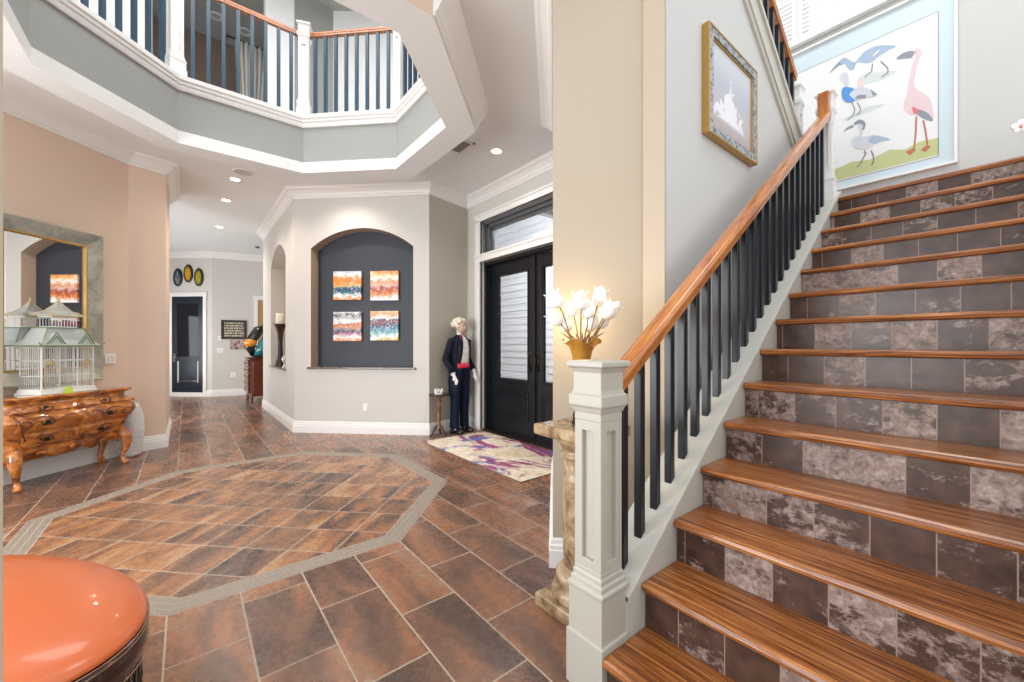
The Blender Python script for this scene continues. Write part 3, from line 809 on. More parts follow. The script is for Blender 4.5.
# drawer fronts that follow the bulge, with dark carved borders and bronze pulls
def drawer(z0, z1, x1, nm='drawer'):
    b = MB(); nx, nz = 24, 6; g = []
    for j in range(nz+1):
        z = z0+(z1-z0)*j/nz; g.append([b.v((-x1+2*x1*i/nx, fy(-x1+2*x1*i/nx, z, .010), z)) for i in range(nx+1)])
    for j in range(nz):
        for i in range(nx): b.f([g[j][i], g[j][i+1], g[j+1][i+1], g[j+1][i]])
    r = bmesh.ops.extrude_face_region(b.b, geom=b.b.faces[:]); vs = [e for e in r['geom'] if isinstance(e, bmesh.types.BMVert)]
    bmesh.ops.translate(b.b, verts=vs, vec=(0, -.02, 0))
    d = b.build(nm, M['chest'], ch, smooth=True)
    for sx in (-1, 1):
        x = sx*x1*.55; z = (z0+z1)/2; y = fy(x, z, .010)
        b = MB(); b.lathe([(.001, 0), (.022, 0), (.022, .004), (.001, .006)], n=14); 
        bmesh.ops.rotate(b.b, verts=b.b.verts, cent=(0, 0, 0), matrix=Matrix.Rotation(-PI/2, 3, 'X'))
        b.tube([(-.05, .004, .012), (-.045, .02, -.012), (0, .024, -.022), (.045, .02, -.012), (.05, .004, .012)], .005)
        b.ball((0, .012, .006), .010)
        b.build('drawer_pull', M['bronze'], d, loc=(x, y, z), smooth=True)
    return d
drawer(.715, .775, .47); drawer(.535, .695, .50); drawer(.375, .515, .44)
def scroll(pts, r=.006):
    b.tube([(x, fy(x, z, .013), z) for x, z in pts], [r*.4]+[r]*(len(pts)-2)+[r*.4], 6)
b = MB()
for sx in (-1, 1):
    for (cx, cz, R) in ((.30, .615, .07), (.26, .445, .055), (.44, .60, .05)):
        scroll([(sx*(cx+R*1.5*math.cos(a)*(1-.08*k)), cz+R*math.sin(a)*(1-.08*k)) for k, a in [(k, .4+k*.55) for k in range(10)]])
    scroll([(sx*(.06+.04*k), .64+.03*math.sin(k*1.2)) for k in range(6)]); scroll([(sx*(.05+.05*k), .40+.02*math.sin(k*1.3+1)) for k in range(7)])
    scroll([(sx*(.52-.02*k), .70-.05*k) for k in range(6)], .008)
b.build('carved_scrollwork', M['chest_dark'], ch, smooth=True)
for cx, cz, s_ in ((0, .315, 1.0), (.27, .305, .6), (-.27, .305, .6), (0, .74, .5), (.5, .72, .7), (-.5, .72, .7)):
    b = MB()
    for k in range(5):
        a = PI*k/4; b.ball((cx+.045*s_*math.cos(a), fy(cx, cz)+.012, cz+.02*s_*math.sin(a)), .026*s_, .014, .018*s_, 10, 6)
    b.build('carved_shell', M['chest'], ch, smooth=True)
for sx in (-1, 1):
    for y0, fr in ((.33, 1), (.05, 0)):
        b = MB(); oy = .035 if fr else .0
        b.tube([(sx*.455, y0-.03, .40), (sx*.475, y0-.01+oy*.5, .33), (sx*.488, y0+oy*.9, .26), (sx*.475, y0+oy*.6, .17), (sx*.455, y0-.005, .09), (sx*.46, y0+oy*.4, .035), (sx*.47, y0+oy*.9, .014), (sx*.475, y0+oy, .0)], [.05, .055, .048, .032, .024, .028, .034, .030], 12)
        b.build('leg', M['chest'], ch, smooth=True)

# birdcage
PGL_ = 0
cg = thing('pagoda_birdcage', 'ornate wire birdcage shaped like a pagoda on top of the carved chest', 'birdcage', wl(1.03, .20, .865), RW)
WHM = mat('white_wire', (.80, .80, .76), .35); GRN = mat('green_roof_trim', (.14, .24, .08), .35); GLD = mat('pale_gold_trim', (.62, .50, .27), .35, metal=.4)
PGL = mat('roof_panel_pale', (.82, .86, .84), .10, trans=.55, ior=1.1)
cg.scale = (.76, .9, 1)
b = MB(); b.box(-.31, .31, -.15, .15, 0, .05); b.box(-.325, .325, -.165, .165, 0, .018); b.build('base_tray', WHM, cg, bevel=.004)
b = MB()
for sx in (-.29, -.1, .1, .29):
    for y in (-.135, .135): b.tube([(sx, y, .05), (sx, y, .47)], .007, 6)
for k in range(24):
    x = -.28+.56*k/23
    for y in (-.135, .135): b.tube([(x, y, .05), (x, y, .47)], .0022, 5)
for k in range(11):
    y = -.12+.24*k/10
    for x in (-.29, .29): b.tube([(x, y, .05), (x, y, .47)], .0022, 5)
for z in (.05, .18, .33, .46):
    for y in (-.135, .135): b.tube([(-.29, y, z), (.29, y, z)], .004, 5)
    for x in (-.29, .29): b.tube([(x, -.135, z), (x, .135, z)], .004, 5)
b.build('wire_walls', WHM, cg)
for sx in (-1, 1):     # arched doors with fan tops
    b = MB(); cx = sx*.2
    for r in (.055, .04): b.tube([(cx+r*math.cos(a), .142, .28+r*math.sin(a)) for a in [PI*k/8 for k in range(9)]], .005, 5)
    b.tube([(cx-.055, .142, .06), (cx-.055, .142, .28)], .005, 5); b.tube([(cx+.055, .142, .06), (cx+.055, .142, .28)], .005, 5)
    b.ball((cx, .142, .30), .04, .008, .02); b.build('door', GLD, cg)
def proof(zs_, nm='roof'):
    o = MB(); o.loft([[(sx*a, sy*c, z) for sx, sy in ((-1, -1), (1, -1), (1, 1), (-1, 1))] for a, c, z in zs_]); return o
proof([(.345, .19, .475), (.345, .19, .485), (.27, .14, .54), (.20, .10, .655), (.20, .10, .66)]).build('lower_roof', PGL, cg)
b = MB()
for z, a, c, r in ((.48, .345, .19, .007), (.66, .21, .11, .006)):
    b.tube([(-a, -c, z), (a, -c, z), (a, c, z), (-a, c, z), (-a, -c, z)], r, 6)
for sx in (-1, 1):
    for sy in (-1, 1): b.tube([(sx*.20, sy*.10, .66), (sx*.28, sy*.145, .53), (sx*.345, sy*.19, .487), (sx*.375, sy*.21, .515)], .004, 6)
b.build('roof_edging', GRN, cg)
for sx in (-1, 1):     # gabled dormers
    cx = sx*.17; b = MB()
    b.prism([(cx-.09, .10, .50), (cx+.09, .10, .50), (cx, .10, .605)], (0, .075, 0))
    d = b.build('dormer', PGL, cg)
    b = MB(); b.tube([(cx-.10, .178, .495), (cx, .178, .615), (cx+.10, .178, .495)], .007, 6); b.tube([(cx-.06, .18, .50), (cx, .18, .575), (cx+.06, .18, .50)], .005, 6); b.build('dormer_edging', GRN, d)
b = MB()
for k in range(9):
    x = -.135+.27*k/8
    for y in (-.08, .08): b.tube([(x, y, .66), (x, y, .775)], .003, 5)
b.box(-.14, .14, -.085, .085, .66, .675); b.box(-.15, .15, -.09, .09, .765, .78); b.build('tower', WHM, cg)
proof([(.19, .12, .78), (.19, .12, .787), (.10, .065, .83), (.04, .028, .89), (.004, .004, .945)]).build('tower_roof', PGL, cg)
b = MB()
for sx in (-1, 1):
    for sy in (-1, 1): b.tube([(0, 0, .945), (sx*.04, sy*.028, .892), (sx*.10, sy*.065, .833), (sx*.19, sy*.12, .79), (sx*.205, sy*.13, .80)], .005, 6)
b.tube([(-.19, -.12, .785), (.19, -.12, .785), (.19, .12, .785), (-.19, .12, .785), (-.19, -.12, .785)], .006, 6)
b.lathe([(.012, .94), (.006, .955), (.012, .965), (.002, .99)], n=10); b.build('finial_and_ribs', GLD, cg)
t = thing('card', 'small lime green card standing in the birdcage', 'card', wl(1.06, .365, .866), RW)
b = MB(); b.prism([(-.035, 0, 0), (.035, 0, 0), (.035, -.012, .06), (-.035, -.012, .06)], (0, .003, 0)); b.build('card_face', mat('lime', (.55, .75, .08), .5), t)

# textured vase
m = mat('white_ceramic', (.74, .73, .71), .3)
t = thing('floor_vase', 'tall white vase covered in small raised dots beside the carved chest', 'vase', wl(.265, .15), 0)
vp = [(.045, 0), (.065, .01), (.085, .08), (.10, .20), (.108, .33), (.103, .45), (.085, .55), (.065, .61), (.06, .635), (.052, .64), (.048, .62)]
b = MB(); b.lathe(vp, n=28); b.build('body', m, t, smooth=True)
b = MB()
def vr(z):
    for (a, c), (d, e) in zip(vp, vp[1:]):
        if c <= z <= e: return a+(d-a)*(z-c)/(e-c)
    return .06
for j in range(26):
    z = .03+j*.0225; r = vr(z); n = 26
    for k in range(n):
        a = 2*PI*(k+(j % 2)*.5)/n; b.ball((r*math.cos(a), r*math.sin(a), z), .010, .010, .010, 6, 4)
o = b.build('raised_dots', m, t, smooth=True)

# ================================================================== HALL
# dark glazed door at the far end, set in the angled wall
FA = Vector((-13.0, .52)); FE = (Vector((-15.2, -1.82))-FA).normalized(); fan = math.atan2(FE.y, FE.x)
def fwp(s, d=0, z=0): n = Vector((-FE.y, FE.x)); p = FA+FE*s+n*d; return (p.x, p.y, z)
# local frame: x along FE, +y toward the room
d2 = bpy.data.objects.new('door_2', None); C.objects.link(d2); d2.location = fwp(.66, 0, 0); d2.rotation_euler = (0, 0, fan); d2['kind'] = 'structure'
tag(d2, 'dark blue-black hall door with one tall glass panel')
M['navydoor'] = mat('navy_black_door', (.016, .024, .036), .3)
b = MB()
for x0, x1 in ((-.52, -.43), (.43, .52)): b.box(x0, x1, 0, .03, 0, 2.70)
b.box(-.54, .54, 0, .034, 2.60, 2.71); b.build('casing', M['white'], d2, bevel=.003)
b = MB()
for x0, x1, z0, z1 in ((-.43, -.30, .01, 2.6), (.30, .43, .01, 2.6), (-.3, .3, 2.42, 2.6), (-.3, .3, .01, .36), (-.3, .3, .92, 1.04)): b.box(x0, x1, .002, .022, z0, z1)
b.box(-.25, .25, .004, .014, .36, .92); b.build('door_leaf', M['navydoor'], d2, bevel=.004)
b = MB(); b.box(-.3, .3, .004, .010, 1.04, 2.42); b.build('glass_pane', mat('dark_glass', (.012, .014, .018), .06), d2)
b = MB(); b.tube([(-.27, .02, .40), (.27, .02, .40)], .012); b.tube([(-.27, .02, .985), (.27, .02, .985)], .010); b.build('glass_bars', M['chrome'], d2)
b = MB(); b.tube([(.36, .02, 1.02), (.36, .07, 1.02), (.25, .075, 1.02)], .012); b.box(.33, .39, .02, .03, .9, 1.12); b.build('door_handle', M['chrome'], d2)
# oval plaques above it
for i, (s, z, col, lab) in enumerate(((.93, 3.10, (.03, .10, .22), 'blue oval painted plaque, left of three above the dark hall door'), (.64, 3.20, (.60, .26, .02), 'orange oval painted plaque, highest of three above the dark hall door'), (.35, 3.10, (.35, .30, .03), 'yellow-green oval painted plaque, right of three above the dark hall door'))):
    t = thing('oval_plaque', lab, 'plaque', fwp(s, 0, z), fan, 'oval plaques above the hall door')
    def ov(a, c, y): return [(a*math.cos(2*PI*k/24), y, c*math.sin(2*PI*k/24)) for k in range(24)]
    b = MB(); b.loft([ov(.125, .235, 0), ov(.125, .235, .03), ov(.11, .215, .04), ov(.095, .19, .03)]); b.build('rim', M['black'], t, smooth=False)
    m, N = new('plaque_paint_%d' % i, .2); co = N.co((1, 1, 1), (i*2.3, 0, 0))
    N.l(N.ramp(N.noise(co, 11, 4, 1.5, .6), [(.30, (.01, .01, .015)), (.38, col), (.52, col), (.56, (.62, .50, .05)), (.61, col), (.70, (.01, .03, .05))]), N.b.inputs['Base Color'])
    b = MB(); b.loft([ov(.095, .19, .03), ov(.06, .13, .045), ov(.01, .02, .05)]); b.build('painted_face', m, t, smooth=True)
# items on the second far wall
GA = Vector((-13.0, .52)); GE = (Vector((-12.6, 2.6))-GA).normalized(); gan = math.atan2(GE.y, GE.x)
def gwp(s, z): p = GA+GE*s; return (p.x, p.y, z)
# local: x along GE, room is -y
t = thing('framed_sign', 'black framed sign of cream lettering on the far hall wall', 'sign', gwp(.475, 1.745), gan)
b = MB()
for x0, x1, z0, z1 in ((-.28, .28, -.25, -.21), (-.28, .28, .21, .25), (-.28, -.24, -.25, .25), (.24, .28, -.25, .25)): b.box(x0, x1, -.03, 0, z0, z1)
b.build('frame', M['black'], t, bevel=.004)
b = MB(); b.box(-.24, .24, -.012, 0, -.21, .21); b.build('panel', mat('sign_brown', (.05, .04, .03), .6), t)
b = MB(); rr = random.Random(3)
for j in range(6):
    z = .17-j*.066; x = -.21
    while x < .19:
        wd = rr.uniform(.012, .03); b.box(x, x+wd, -.016, -.011, z-.022, z+.022); 
        x += wd+rr.choice((.006, .006, .018))
b.build('lettering', mat('sign_cream', (.62, .56, .42), .6), t)
t = thing('photo_panel', 'small unframed photo collage under the lettered sign', 'picture', gwp(.60, 1.355), gan)
m, N = new('collage', .4); co = N.co()
N.l(N.ramp(N.noise(co, 16, 5, .8, .7), [(.38, (.05, .02, .02)), (.46, (.30, .12, .10)), (.54, (.62, .55, .5)), (.62, (.10, .10, .12))]), N.b.inputs['Base Color'])
b = MB(); b.box(-.21, .21, -.02, 0, -.13, .13); b.build('print', m, t)
plate(gwp(.17, 1.52), gan, 'white thermostat plate left of the photo collage in the hall', .09, .12, 'switch')
plate(gwp(.17, 1.20), gan, 'white switch plate left of the hall cabinet, below the thermostat', .13, .12, 'switch')
plate(gwp(.45, .55), gan, 'white outlet low on the far hall wall', .12, .13)
t = thing('alarm_box', 'small white alarm box right of the photo collage', 'alarm', gwp(.97, 1.30), gan)
b = MB(); b.box(-.08, .08, -.03, 0, -.045, .045); b.build('box', M['plate'], t, bevel=.006)
b = MB(); b.lathe([(.001, 0), (.03, 0), (.03, .01), (.001, .012)], n=14); bmesh.ops.rotate(b.b, verts=b.b.verts, cent=(0, 0, 0), matrix=Matrix.Rotation(PI/2, 3, 'X')); b.build('lens', M['black'], t, loc=(0, -.03, 0))
# doorway in that wall
d3 = bpy.data.objects.new('door_3', None); C.objects.link(d3); d3.location = gwp(1.42, 0); d3.rotation_euler = (0, 0, gan); d3['kind'] = 'structure'
b = MB(); b.box(-.5, -.41, -.03, 0, 0, 2.66); b.box(.41, .5, -.03, 0, 0, 2.66); b.box(-.52, .52, -.034, 0, 2.56, 2.67); b.build('casing', M['white'], d3, bevel=.003)
b = MB(); b.box(-.41, .41, -.012, -.002, 0.01, 2.56); b.build('door_leaf', mat('golden_oak_door', (.42, .25, .09), .4), d3)

# cherry cabinet
t = thing('hall_cabinet', 'tall dark cherry cabinet with curved feet at the end of the hall', 'cabinet', (-11.45, 1.43, 0), 0)
b = MB()
def cr(z, o=0):
    pts = []
    for k in range(9): pts.append((-.40-o+(.80+2*o)*k/8, -.28-o-.03*math.sin(PI*k/8), z))
    return pts+[(.40+o, .24, z), (-.40-o, .24, z)]
b.loft([cr(.14, -.01), cr(.20), cr(.30), cr(.98), cr(1.0, .012), cr(1.02, .005)]); b.build('body', M['cherry'], t)
b = MB(); b.loft([cr(1.02, .02), cr(1.03, .035), cr(1.05, .035), cr(1.055, .025)]); b.build('top', M['cherry'], t)
for k in range(5):
    b = MB(); z = .22+k*.155; b.box(-.36, .36, -.325, -.295, z, z+.14); d = b.build('drawer', M['cherry'], t, bevel=.006)
    for sx in (-.2, .2):
        b = MB(); b.ball((sx, -.34, z+.07), .018); b.build('knob', M['gold'], d, smooth=True)
for sx in (-1, 1):
    for y in (-.24, .20):
        b = MB(); b.tube([(sx*.36, y, .18), (sx*.385, y-.01, .11), (sx*.37, y, .05), (sx*.39, y-.015, .0)], [.05, .035, .022, .028], 10); b.build('leg', M['cherry'], t, smooth=True)
for sx in (-1, 1):
    b = MB(); b.box(sx*.40-.006, sx*.40+.006, -.22, .18, .25, .95); b.build('side_panel', M['cherry'], t, bevel=.004)
# sculpture
t = thing('abstract_sculpture', 'glossy curling sculpture in black, orange and teal on the cherry cabinet', 'sculpture', (-11.15, 1.32, 1.060), 0)
b = MB(); b.box(-.16, .16, -.12, .12, 0, .04); b.build('plinth', M['black'], t, bevel=.004)
b = MB(); b.tube([(-.05, -.10, .04), (.02, -.16, .2), (.0, -.12, .42), (.02, .0, .62), (0, .14, .70), (.0, .22, .55), (0, .16, .42)], [.05, .10, .11, .12, .10, .07, .03], 14); b.build('black_curl', mat('gloss_black', (.012, .012, .012), .08, coat=1), t, smooth=True)
b = MB(); b.ball((.06, -.16, .33), .10, .13, .10, 18, 12); b.build('orange_lobe', mat('gloss_orange', (.80, .30, .02), .1, coat=1), t, smooth=True)
b = MB(); b.tube([(.03, .0, .04), (.07, .06, .18), (.05, .10, .36), (.02, .14, .54)], [.10, .11, .08, .03], 14); b.build('teal_lobe', mat('gloss_teal', (.02, .20, .24), .1, coat=1), t, smooth=True)

# candle holder + picture in the hall niche
t = thing('candle_holder', 'tall dark flared candle holder on the hall niche ledge', 'candle holder', (-8.73, 1.39, .945), 0)
b = MB(); b.lathe([(.10, 0), (.10, .015), (.075, .04), (.05, .20), (.042, .45), (.055, .62), (.10, .76), (.115, .79), (.115, .80), (.06, .80)], n=20); b.build('stem', M['darkwood'], t, smooth=True)
t2 = thing('pillar_candle', 'white pillar candle standing on the tall dark holder', 'candle', (-8.73, 1.39, 1.745), 0)
b = MB(); b.lathe([(.07, 0), (.072, .005), (.072, .19), (.066, .20), (.01, .19)], n=20); b.build('wax', mat('wax', (.85, .80, .70), .4), t2, smooth=True)
b = MB(); b.tube([(0, 0, .19), (.003, 0, .215)], .003); b.build('wick', M['black'], t2)
t = thing('niche_mirror', 'narrow dark framed picture standing in the hall niche', 'picture', (-7.93, 1.52, .945), 0)
b = MB()
for x0, x1, z0, z1 in ((-.28, -.22, .01, 1.3), (.22, .28, .01, 1.3), (-.22, .22, .01, .07), (-.22, .22, 1.24, 1.3)): b.box(x0, x1, -.05, -.005, z0, z1)
b.build('frame', M['black'], t, bevel=.004)
b = MB(); b.box(-.22, .22, -.02, -.01, .07, 1.24); b.build('print', mat('niche_print', (.65, .63, .6), .3), t)
t = thing('glass_trinket', 'small clear glass trinket on the hall niche ledge beside the candle holder', 'ornament', (-8.22, 1.38, .945), 0)
b = MB(); b.lathe([(.05, 0), (.03, .02), (.012, .05), (.03, .09), (.05, .15), (.03, .2), (.004, .22)], n=14); b.build('body', mat('trinket_glass', (.6, .62, .65), .1, metal=.4), t, smooth=True)

# ================================================================== ENTRY : RUG, TABLE
m, N = new('abstract_rug', .9); co = N.co()
n1 = N.noise(N.co((.8, 1.6, 1), (2.2, 1, 0)), 1.3, 6, .9, .62); n2 = N.noise(co, 7, 6, 1.0, .65); n3 = N.noise(N.co((1, 1, 1), (5, 9, 0)), 1.2, 6, .8, .66)
c = N.ramp(n2, [(.3, (.42, .31, .20)), (.45, (.66, .54, .40)), (.6, (.78, .70, .58)), (.75, (.80, .76, .70))])
c = N.mix(N.ramp(n1, [(.525, (0, 0, 0)), (.56, (1, 1, 1)), (.70, (1, 1, 1)), (.74, (0, 0, 0))]), c, (.28, .05, .16))
c = N.mix(N.ramp(n3, [(.55, (0, 0, 0)), (.585, (1, 1, 1))]), c, (.10, .12, .36))
c = N.mix(N.ramp(n1, [(.30, (1, 1, 1)), (.37, (0, 0, 0))]), c, (.62, .40, .10))
c = N.mix(N.ramp(N.noise(co, 4.2, 6, 2.4, .6), [(.64, (0, 0, 0)), (.66, (1, 1, 1))]), c, (.18, .09, .06))
N.l(c, N.b.inputs['Base Color'])
t = thing('door_rug', 'abstract cream rug splashed with purple, blue and gold before the front door', 'rug', (-4.06, 3.04, 0), 0)
b = MB(); b.box(-1.05, 1.05, -.49, .54, .001, .012); b.build('pile', m, t, bevel=.004)
b = MB()
for x0, x1, y0, y1 in ((-1.055, 1.055, -.497, -.488), (-1.055, 1.055, .538, .547), (-1.057, -1.048, -.497, .547), (1.048, 1.057, -.497, .547)): b.box(x0, x1, y0, y1, .001, .010)
b.build('bound_edge', mat('rug_edge', (.16, .12, .10), .9), t)

t = thing('pedestal_table', 'small round dark side table beside the butler figure', 'table', (-5.29, 2.90, 0), 0)
b = MB(); b.lathe([(.05, .595), (.135, .60), (.155, .61), (.155, .622), (.14, .625), (.001, .618)], n=28); b.build('tabletop', M['darkwood'], t, smooth=False)
b = MB(); b.lathe([(.03, .10), (.045, .13), (.03, .16), (.022, .2), (.03, .24), (.024, .30), (.028, .42), (.020, .48), (.034, .52), (.024, .56), (.05, .6)], n=16); b.build('turned_column', wood('tortoise_column', [(.35, (.04, .015, .008)), (.6, (.35, .16, .06))], (8, 8, 8)), t, smooth=True)
for k in range(3):
    a = .4+2*PI*k/3; c_, s_ = math.cos(a), math.sin(a)
    b = MB(); b.tube([(c_*.02, s_*.02, .16), (c_*.06, s_*.06, .13), (c_*.10, s_*.10, .05), (c_*.14, s_*.14, .012)], [.018, .018, .014, .012], 8); b.build('foot', M['darkwood'], t, smooth=True)
t = thing('white_ornament', 'little white openwork crown ornament on the round side table', 'ornament', (-5.30, 2.90, .622), 0)
b = MB()
for k in range(12):
    a = 2*PI*k/12; b.tube([(.05*math.cos(a), .05*math.sin(a), .0), (.06*math.cos(a), .06*math.sin(a), .03), (.055*math.cos(a+.25), .055*math.sin(a+.25), .06+.02*(k % 2))], .008, 6)
b.lathe([(.045, 0), (.06, 0), (.06, .012), (.045, .012)], n=20); b.build('openwork', M['plate'], t, smooth=True)

# ================================================================== PEDESTAL AND TULIP LAMP
t = thing('marble_pedestal', 'brown veined marble column pedestal behind the newel post', 'pedestal', (-1.385, 1.585, 0), 0)
b = MB(); b.sqstack([(.165, 0), (.17, .006), (.17, .062), (.165, .07)]); b.build('plinth', M['marble'], t, bevel=.003)
b = MB(); b.lathe([(.145, .07), (.155, .085), (.155, .115), (.14, .135), (.12, .14), (.118, .15), (.132, .16), (.132, .19), (.115, .21), (.10, .215), (.10, .23)], n=36); b.build('base_rings', M['marble'], t, smooth=True)
b = MB(); b.lathe([(.092, .23), (.094, .28), (.098, .45), (.096, .65), (.090, .78)], n=36); b.build('shaft', M['marble'], t, smooth=True)
b = MB(); b.lathe([(.092, .775), (.108, .785), (.108, .80), (.096, .81), (.10, .83), (.125, .86), (.135, .875), (.135, .888)], n=36); b.build('capital', M['marble'], t, smooth=True)
b = MB(); b.sqstack([(.15, .885), (.172, .895), (.175, .905), (.175, .94), (.17, .948)]); b.build('abacus', M['marble'], t, bevel=.003)

tl = thing('tulip_lamp', 'amber glass vase lamp holding lit white glass tulips on the marble pedestal', 'lamp', (-1.385, 1.585, .948), 0)
b = MB(); b.lathe([(.05, 0), (.052, .012), (.045, .02), (.046, .05), (.035, .075), (.02, .085), (.012, .10), (.012, .30), (.02, .32)], n=24); b.build('base', M['bronze'], tl, smooth=True)
b = MB(); rings = []
for i, (r, z) in enumerate([(.022, .29), (.036, .31), (.044, .34), (.052, .375), (.066, .405), (.090, .428), (.098, .430)]):
    fl = max(0, (i-3))/3.0
    rings.append([((r*(1+.10*fl*math.sin(6*a)))*math.cos(a), (r*(1+.10*fl*math.sin(6*a)))*math.sin(a), z+.014*fl*math.cos(5*a)) for a in [2*PI*k/36 for k in range(36)]])
AMB = mat('amber_glass', (.70, .36, .06), .1, trans=.45)
b.loft(rings, cap=False); o = b.build('trumpet_vase', AMB, tl, smooth=True); md = o.modifiers.new('s', 'SOLIDIFY'); md.thickness = .003
TUL = mat('lit_frosted_glass', (.95, .93, .88), .4, emit=(1, .80, .52), es=.05)
STEM = mat('brass_stem', (.30, .19, .08), .35, metal=.8)
fl = [(-.115, .02, .62, -.5), (-.10, -.04, .535, -.7), (-.03, -.05, .575, -.2), (-.06, -.06, .50, -.35), (.075, .03, .63, .25), (.13, -.01, .57, .6), (.10, -.05, .52, .5), (.045, -.04, .50, .2), (.02, .06, .56, 0), (-.02, .09, .60, -.1), (.09, .09, .56, .5)]
RV = Vector((.63, .777, 0))      # lamp's broad side
DV = Vector((-.777, .63, 0))
for i, (a, d_, z, tilt) in enumerate(fl):
    q = RV*a + DV*(-d_) ; q.z = z-.02
    ax = (RV*math.sin(tilt) + DV*(-d_*3) + Vector((0, 0, math.cos(tilt)))).normalized()
    b = MB(); st0 = RV*(a*.2); b.tube([(st0.x, st0.y, .31), (st0.x*1.3+q.x*.15, st0.y*1.3+q.y*.15, .42), tuple(q-ax*.03), tuple(q)], .0035, 6); s_o = b.build('stem', STEM, tl, smooth=True)
    b = MB(); rot = ax.to_track_quat('Z', 'Y').to_matrix()
    rings = []
    for (r, zz, k6) in ((.006, 0, 0), (.024, .008, 0), (.034, .030, 0), (.033, .052, .05), (.030, .070, .2), (.036, .088, .55)):
        rr_ = []
        for k in range(24):
            an_ = 2*PI*k/24; pk = .5+.5*math.cos(an_*4); R_ = r*(1+k6*.5*(pk-.3)); Z_ = zz+k6*.04*(pk-.6)
            rr_.append(tuple(q+rot @ Vector((R_*math.cos(an_), R_*math.sin(an_), Z_))))
        rings.append(rr_)
    b.loft(rings, cap=False); o = b.build('tulip_shade', TUL, tl, smooth=True); md = o.modifiers.new('s', 'SOLIDIFY'); md.thickness = .002
b = MB()
for i in range(7):
    a = -.07+.024*i; q = RV*a; b.tube([(q.x*.3, q.y*.3, .36), (q.x*.8, q.y*.8, .44), (q.x*1.6, q.y*1.6, .475)], [.006, .007, .001], 6)
b.build('leaves', STEM, tl, smooth=True)
point('tulip_light', (-1.53, 1.70, 1.50), 3.6, (1, .70, .36), .10)

# ================================================================== STOOL
sc = thing('oval_ottoman', 'oval orange leather ottoman with dark lattice base in the near corner', 'ottoman', (-2.069, -.645, 0), .739)
sc.scale = (1, .563, 1)
KZ = .489/.552
LE = mat('orange_leather', (.66, .15, .045), .30, coat=.25, bump=(240, .06, .002))
b = MB(); R0 = .692
dome = [(R0*(1-a**2.03)**(1/2.03) if a < .999 else .01, .489+.121*a) for a in (0, .1, .2, .3, .4, .5, .6, .7, .78, .86, .92, .96, .985, 1.0)]
b.lathe([(R0-.02, .480)]+dome, n=96); b.build('seat_cushion', LE, sc, smooth=True)
b = MB(); a_ = 2.35
b.tube([(math.cos(a_)*r, math.sin(a_)*r, z+.0005) for r, z in dome[2:]]+[(-math.cos(a_)*r, -math.sin(a_)*r, z+.0005) for r, z in dome[::-1][1:-2]], .0018, 6); b.build('seam', mat('seam_orange', (.66, .15, .04), .4), sc, smooth=True)
LD = mat('dark_brown_leather', (.030, .010, .008), .25, coat=.4)
b = MB(); b.lathe([(R0-.03, .385), (R0-.005, .39), (R0+.004, .43), (R0, .478), (R0-.03, .484)], n=72); b.build('leather_band', LD, sc, smooth=True)
b = MB()
for z in (.484, .470, .390):
    b.tube([((R0+.004)*math.cos(2*PI*k/72), (R0+.004)*math.sin(2*PI*k/72), z) for k in range(73)], .0016, 6)
b.build('piping', mat('piping', (.42, .22, .12), .4), sc, smooth=True)
b = MB(); b.lathe([(R0-.10, .02), (R0-.06, .385), (R0-.08, .385), (R0-.12, .02)], n=48); b.build('inner_drum', LD, sc)
b = MB()
for k in range(60):
    for sg in (1, -1):
        pts = []
        for j in range(9):
            t_ = j/8; an_ = 2*PI*k/60+sg*(.13*math.sin(t_*PI*2)); r = R0-.035+.012*math.sin(t_*PI)+sg*.004
            pts.append((r*math.cos(an_), r*math.sin(an_), .035+.355*t_))
        b.tube(pts, .0045, 5)
b.build('woven_lattice', mat('bronze_wicker', (.11, .08, .055), .45), sc, smooth=True)
b = MB(); b.lathe([(R0-.06, 0), (R0-.01, .0), (R0, .02), (R0-.01, .04), (R0-.06, .04)], n=64); b.build('base_ring', LD, sc, smooth=True)

# casing edge close by on the left
b = MB(); dv = Vector((-1.574, -.354)).normalized(); pr_ = Vector((dv.y, -dv.x))
p0 = dv*.95
q_ = Vector((-dv.y, dv.x))      # leftwards on screen
b.prism([(p0.x, p0.y, 0), ((p0+dv*.09+q_*.006).x, (p0+dv*.09+q_*.006).y, 0), ((p0+dv*.09+q_*.12).x, (p0+dv*.09+q_*.12).y, 0), ((p0+q_*.12).x, (p0+q_*.12).y, 0)], (0, 0, 4.2))
struct('wall_near_left', b, M['beige'])

# ================================================================== BIRD PAINTING (landing wall,y = 5.5)
FLM = {'neck':[(-0.561,4.221),(-0.527,4.189),(-0.524,4.142),(-0.548,4.063),(-0.567,3.962),(-0.574,3.882),(-0.548,3.814),(-0.496,3.743),(-0.461,3.663),(-0.445,3.475),(-0.541,3.562),(-0.6,3.598),(-0.64,3.663),(-0.643,3.739),(-0.623,3.804),(-0.611,3.91),(-0.596,4.015),(-0.574,4.114),(-0.566,4.165),(-0.59,4.15)],'beak':[(-0.576,4.204),(-0.59,4.15),(-0.64,4.169),(-0.698,4.193),(-0.668,4.222),(-0.627,4.225)],'wing':[(-0.541,3.621),(-0.496,3.579),(-0.464,3.529),(-0.448,3.471),(-0.509,3.521),(-0.548,3.58)],'red':[(-0.587,3.672),(-0.541,3.621),(-0.55,3.581),(-0.58,3.608)],'leg1':[(-0.558,3.561),(-0.561,3.423),(-0.574,3.253)],'leg2':[(-0.511,3.504),(-0.496,3.397),(-0.483,3.264)],'foot1':[(-0.634,3.247),(-0.574,3.262),(-0.563,3.24),(-0.6,3.201)],'foot2':[(-0.528,3.226),(-0.486,3.261),(-0.461,3.234),(-0.496,3.196)]}
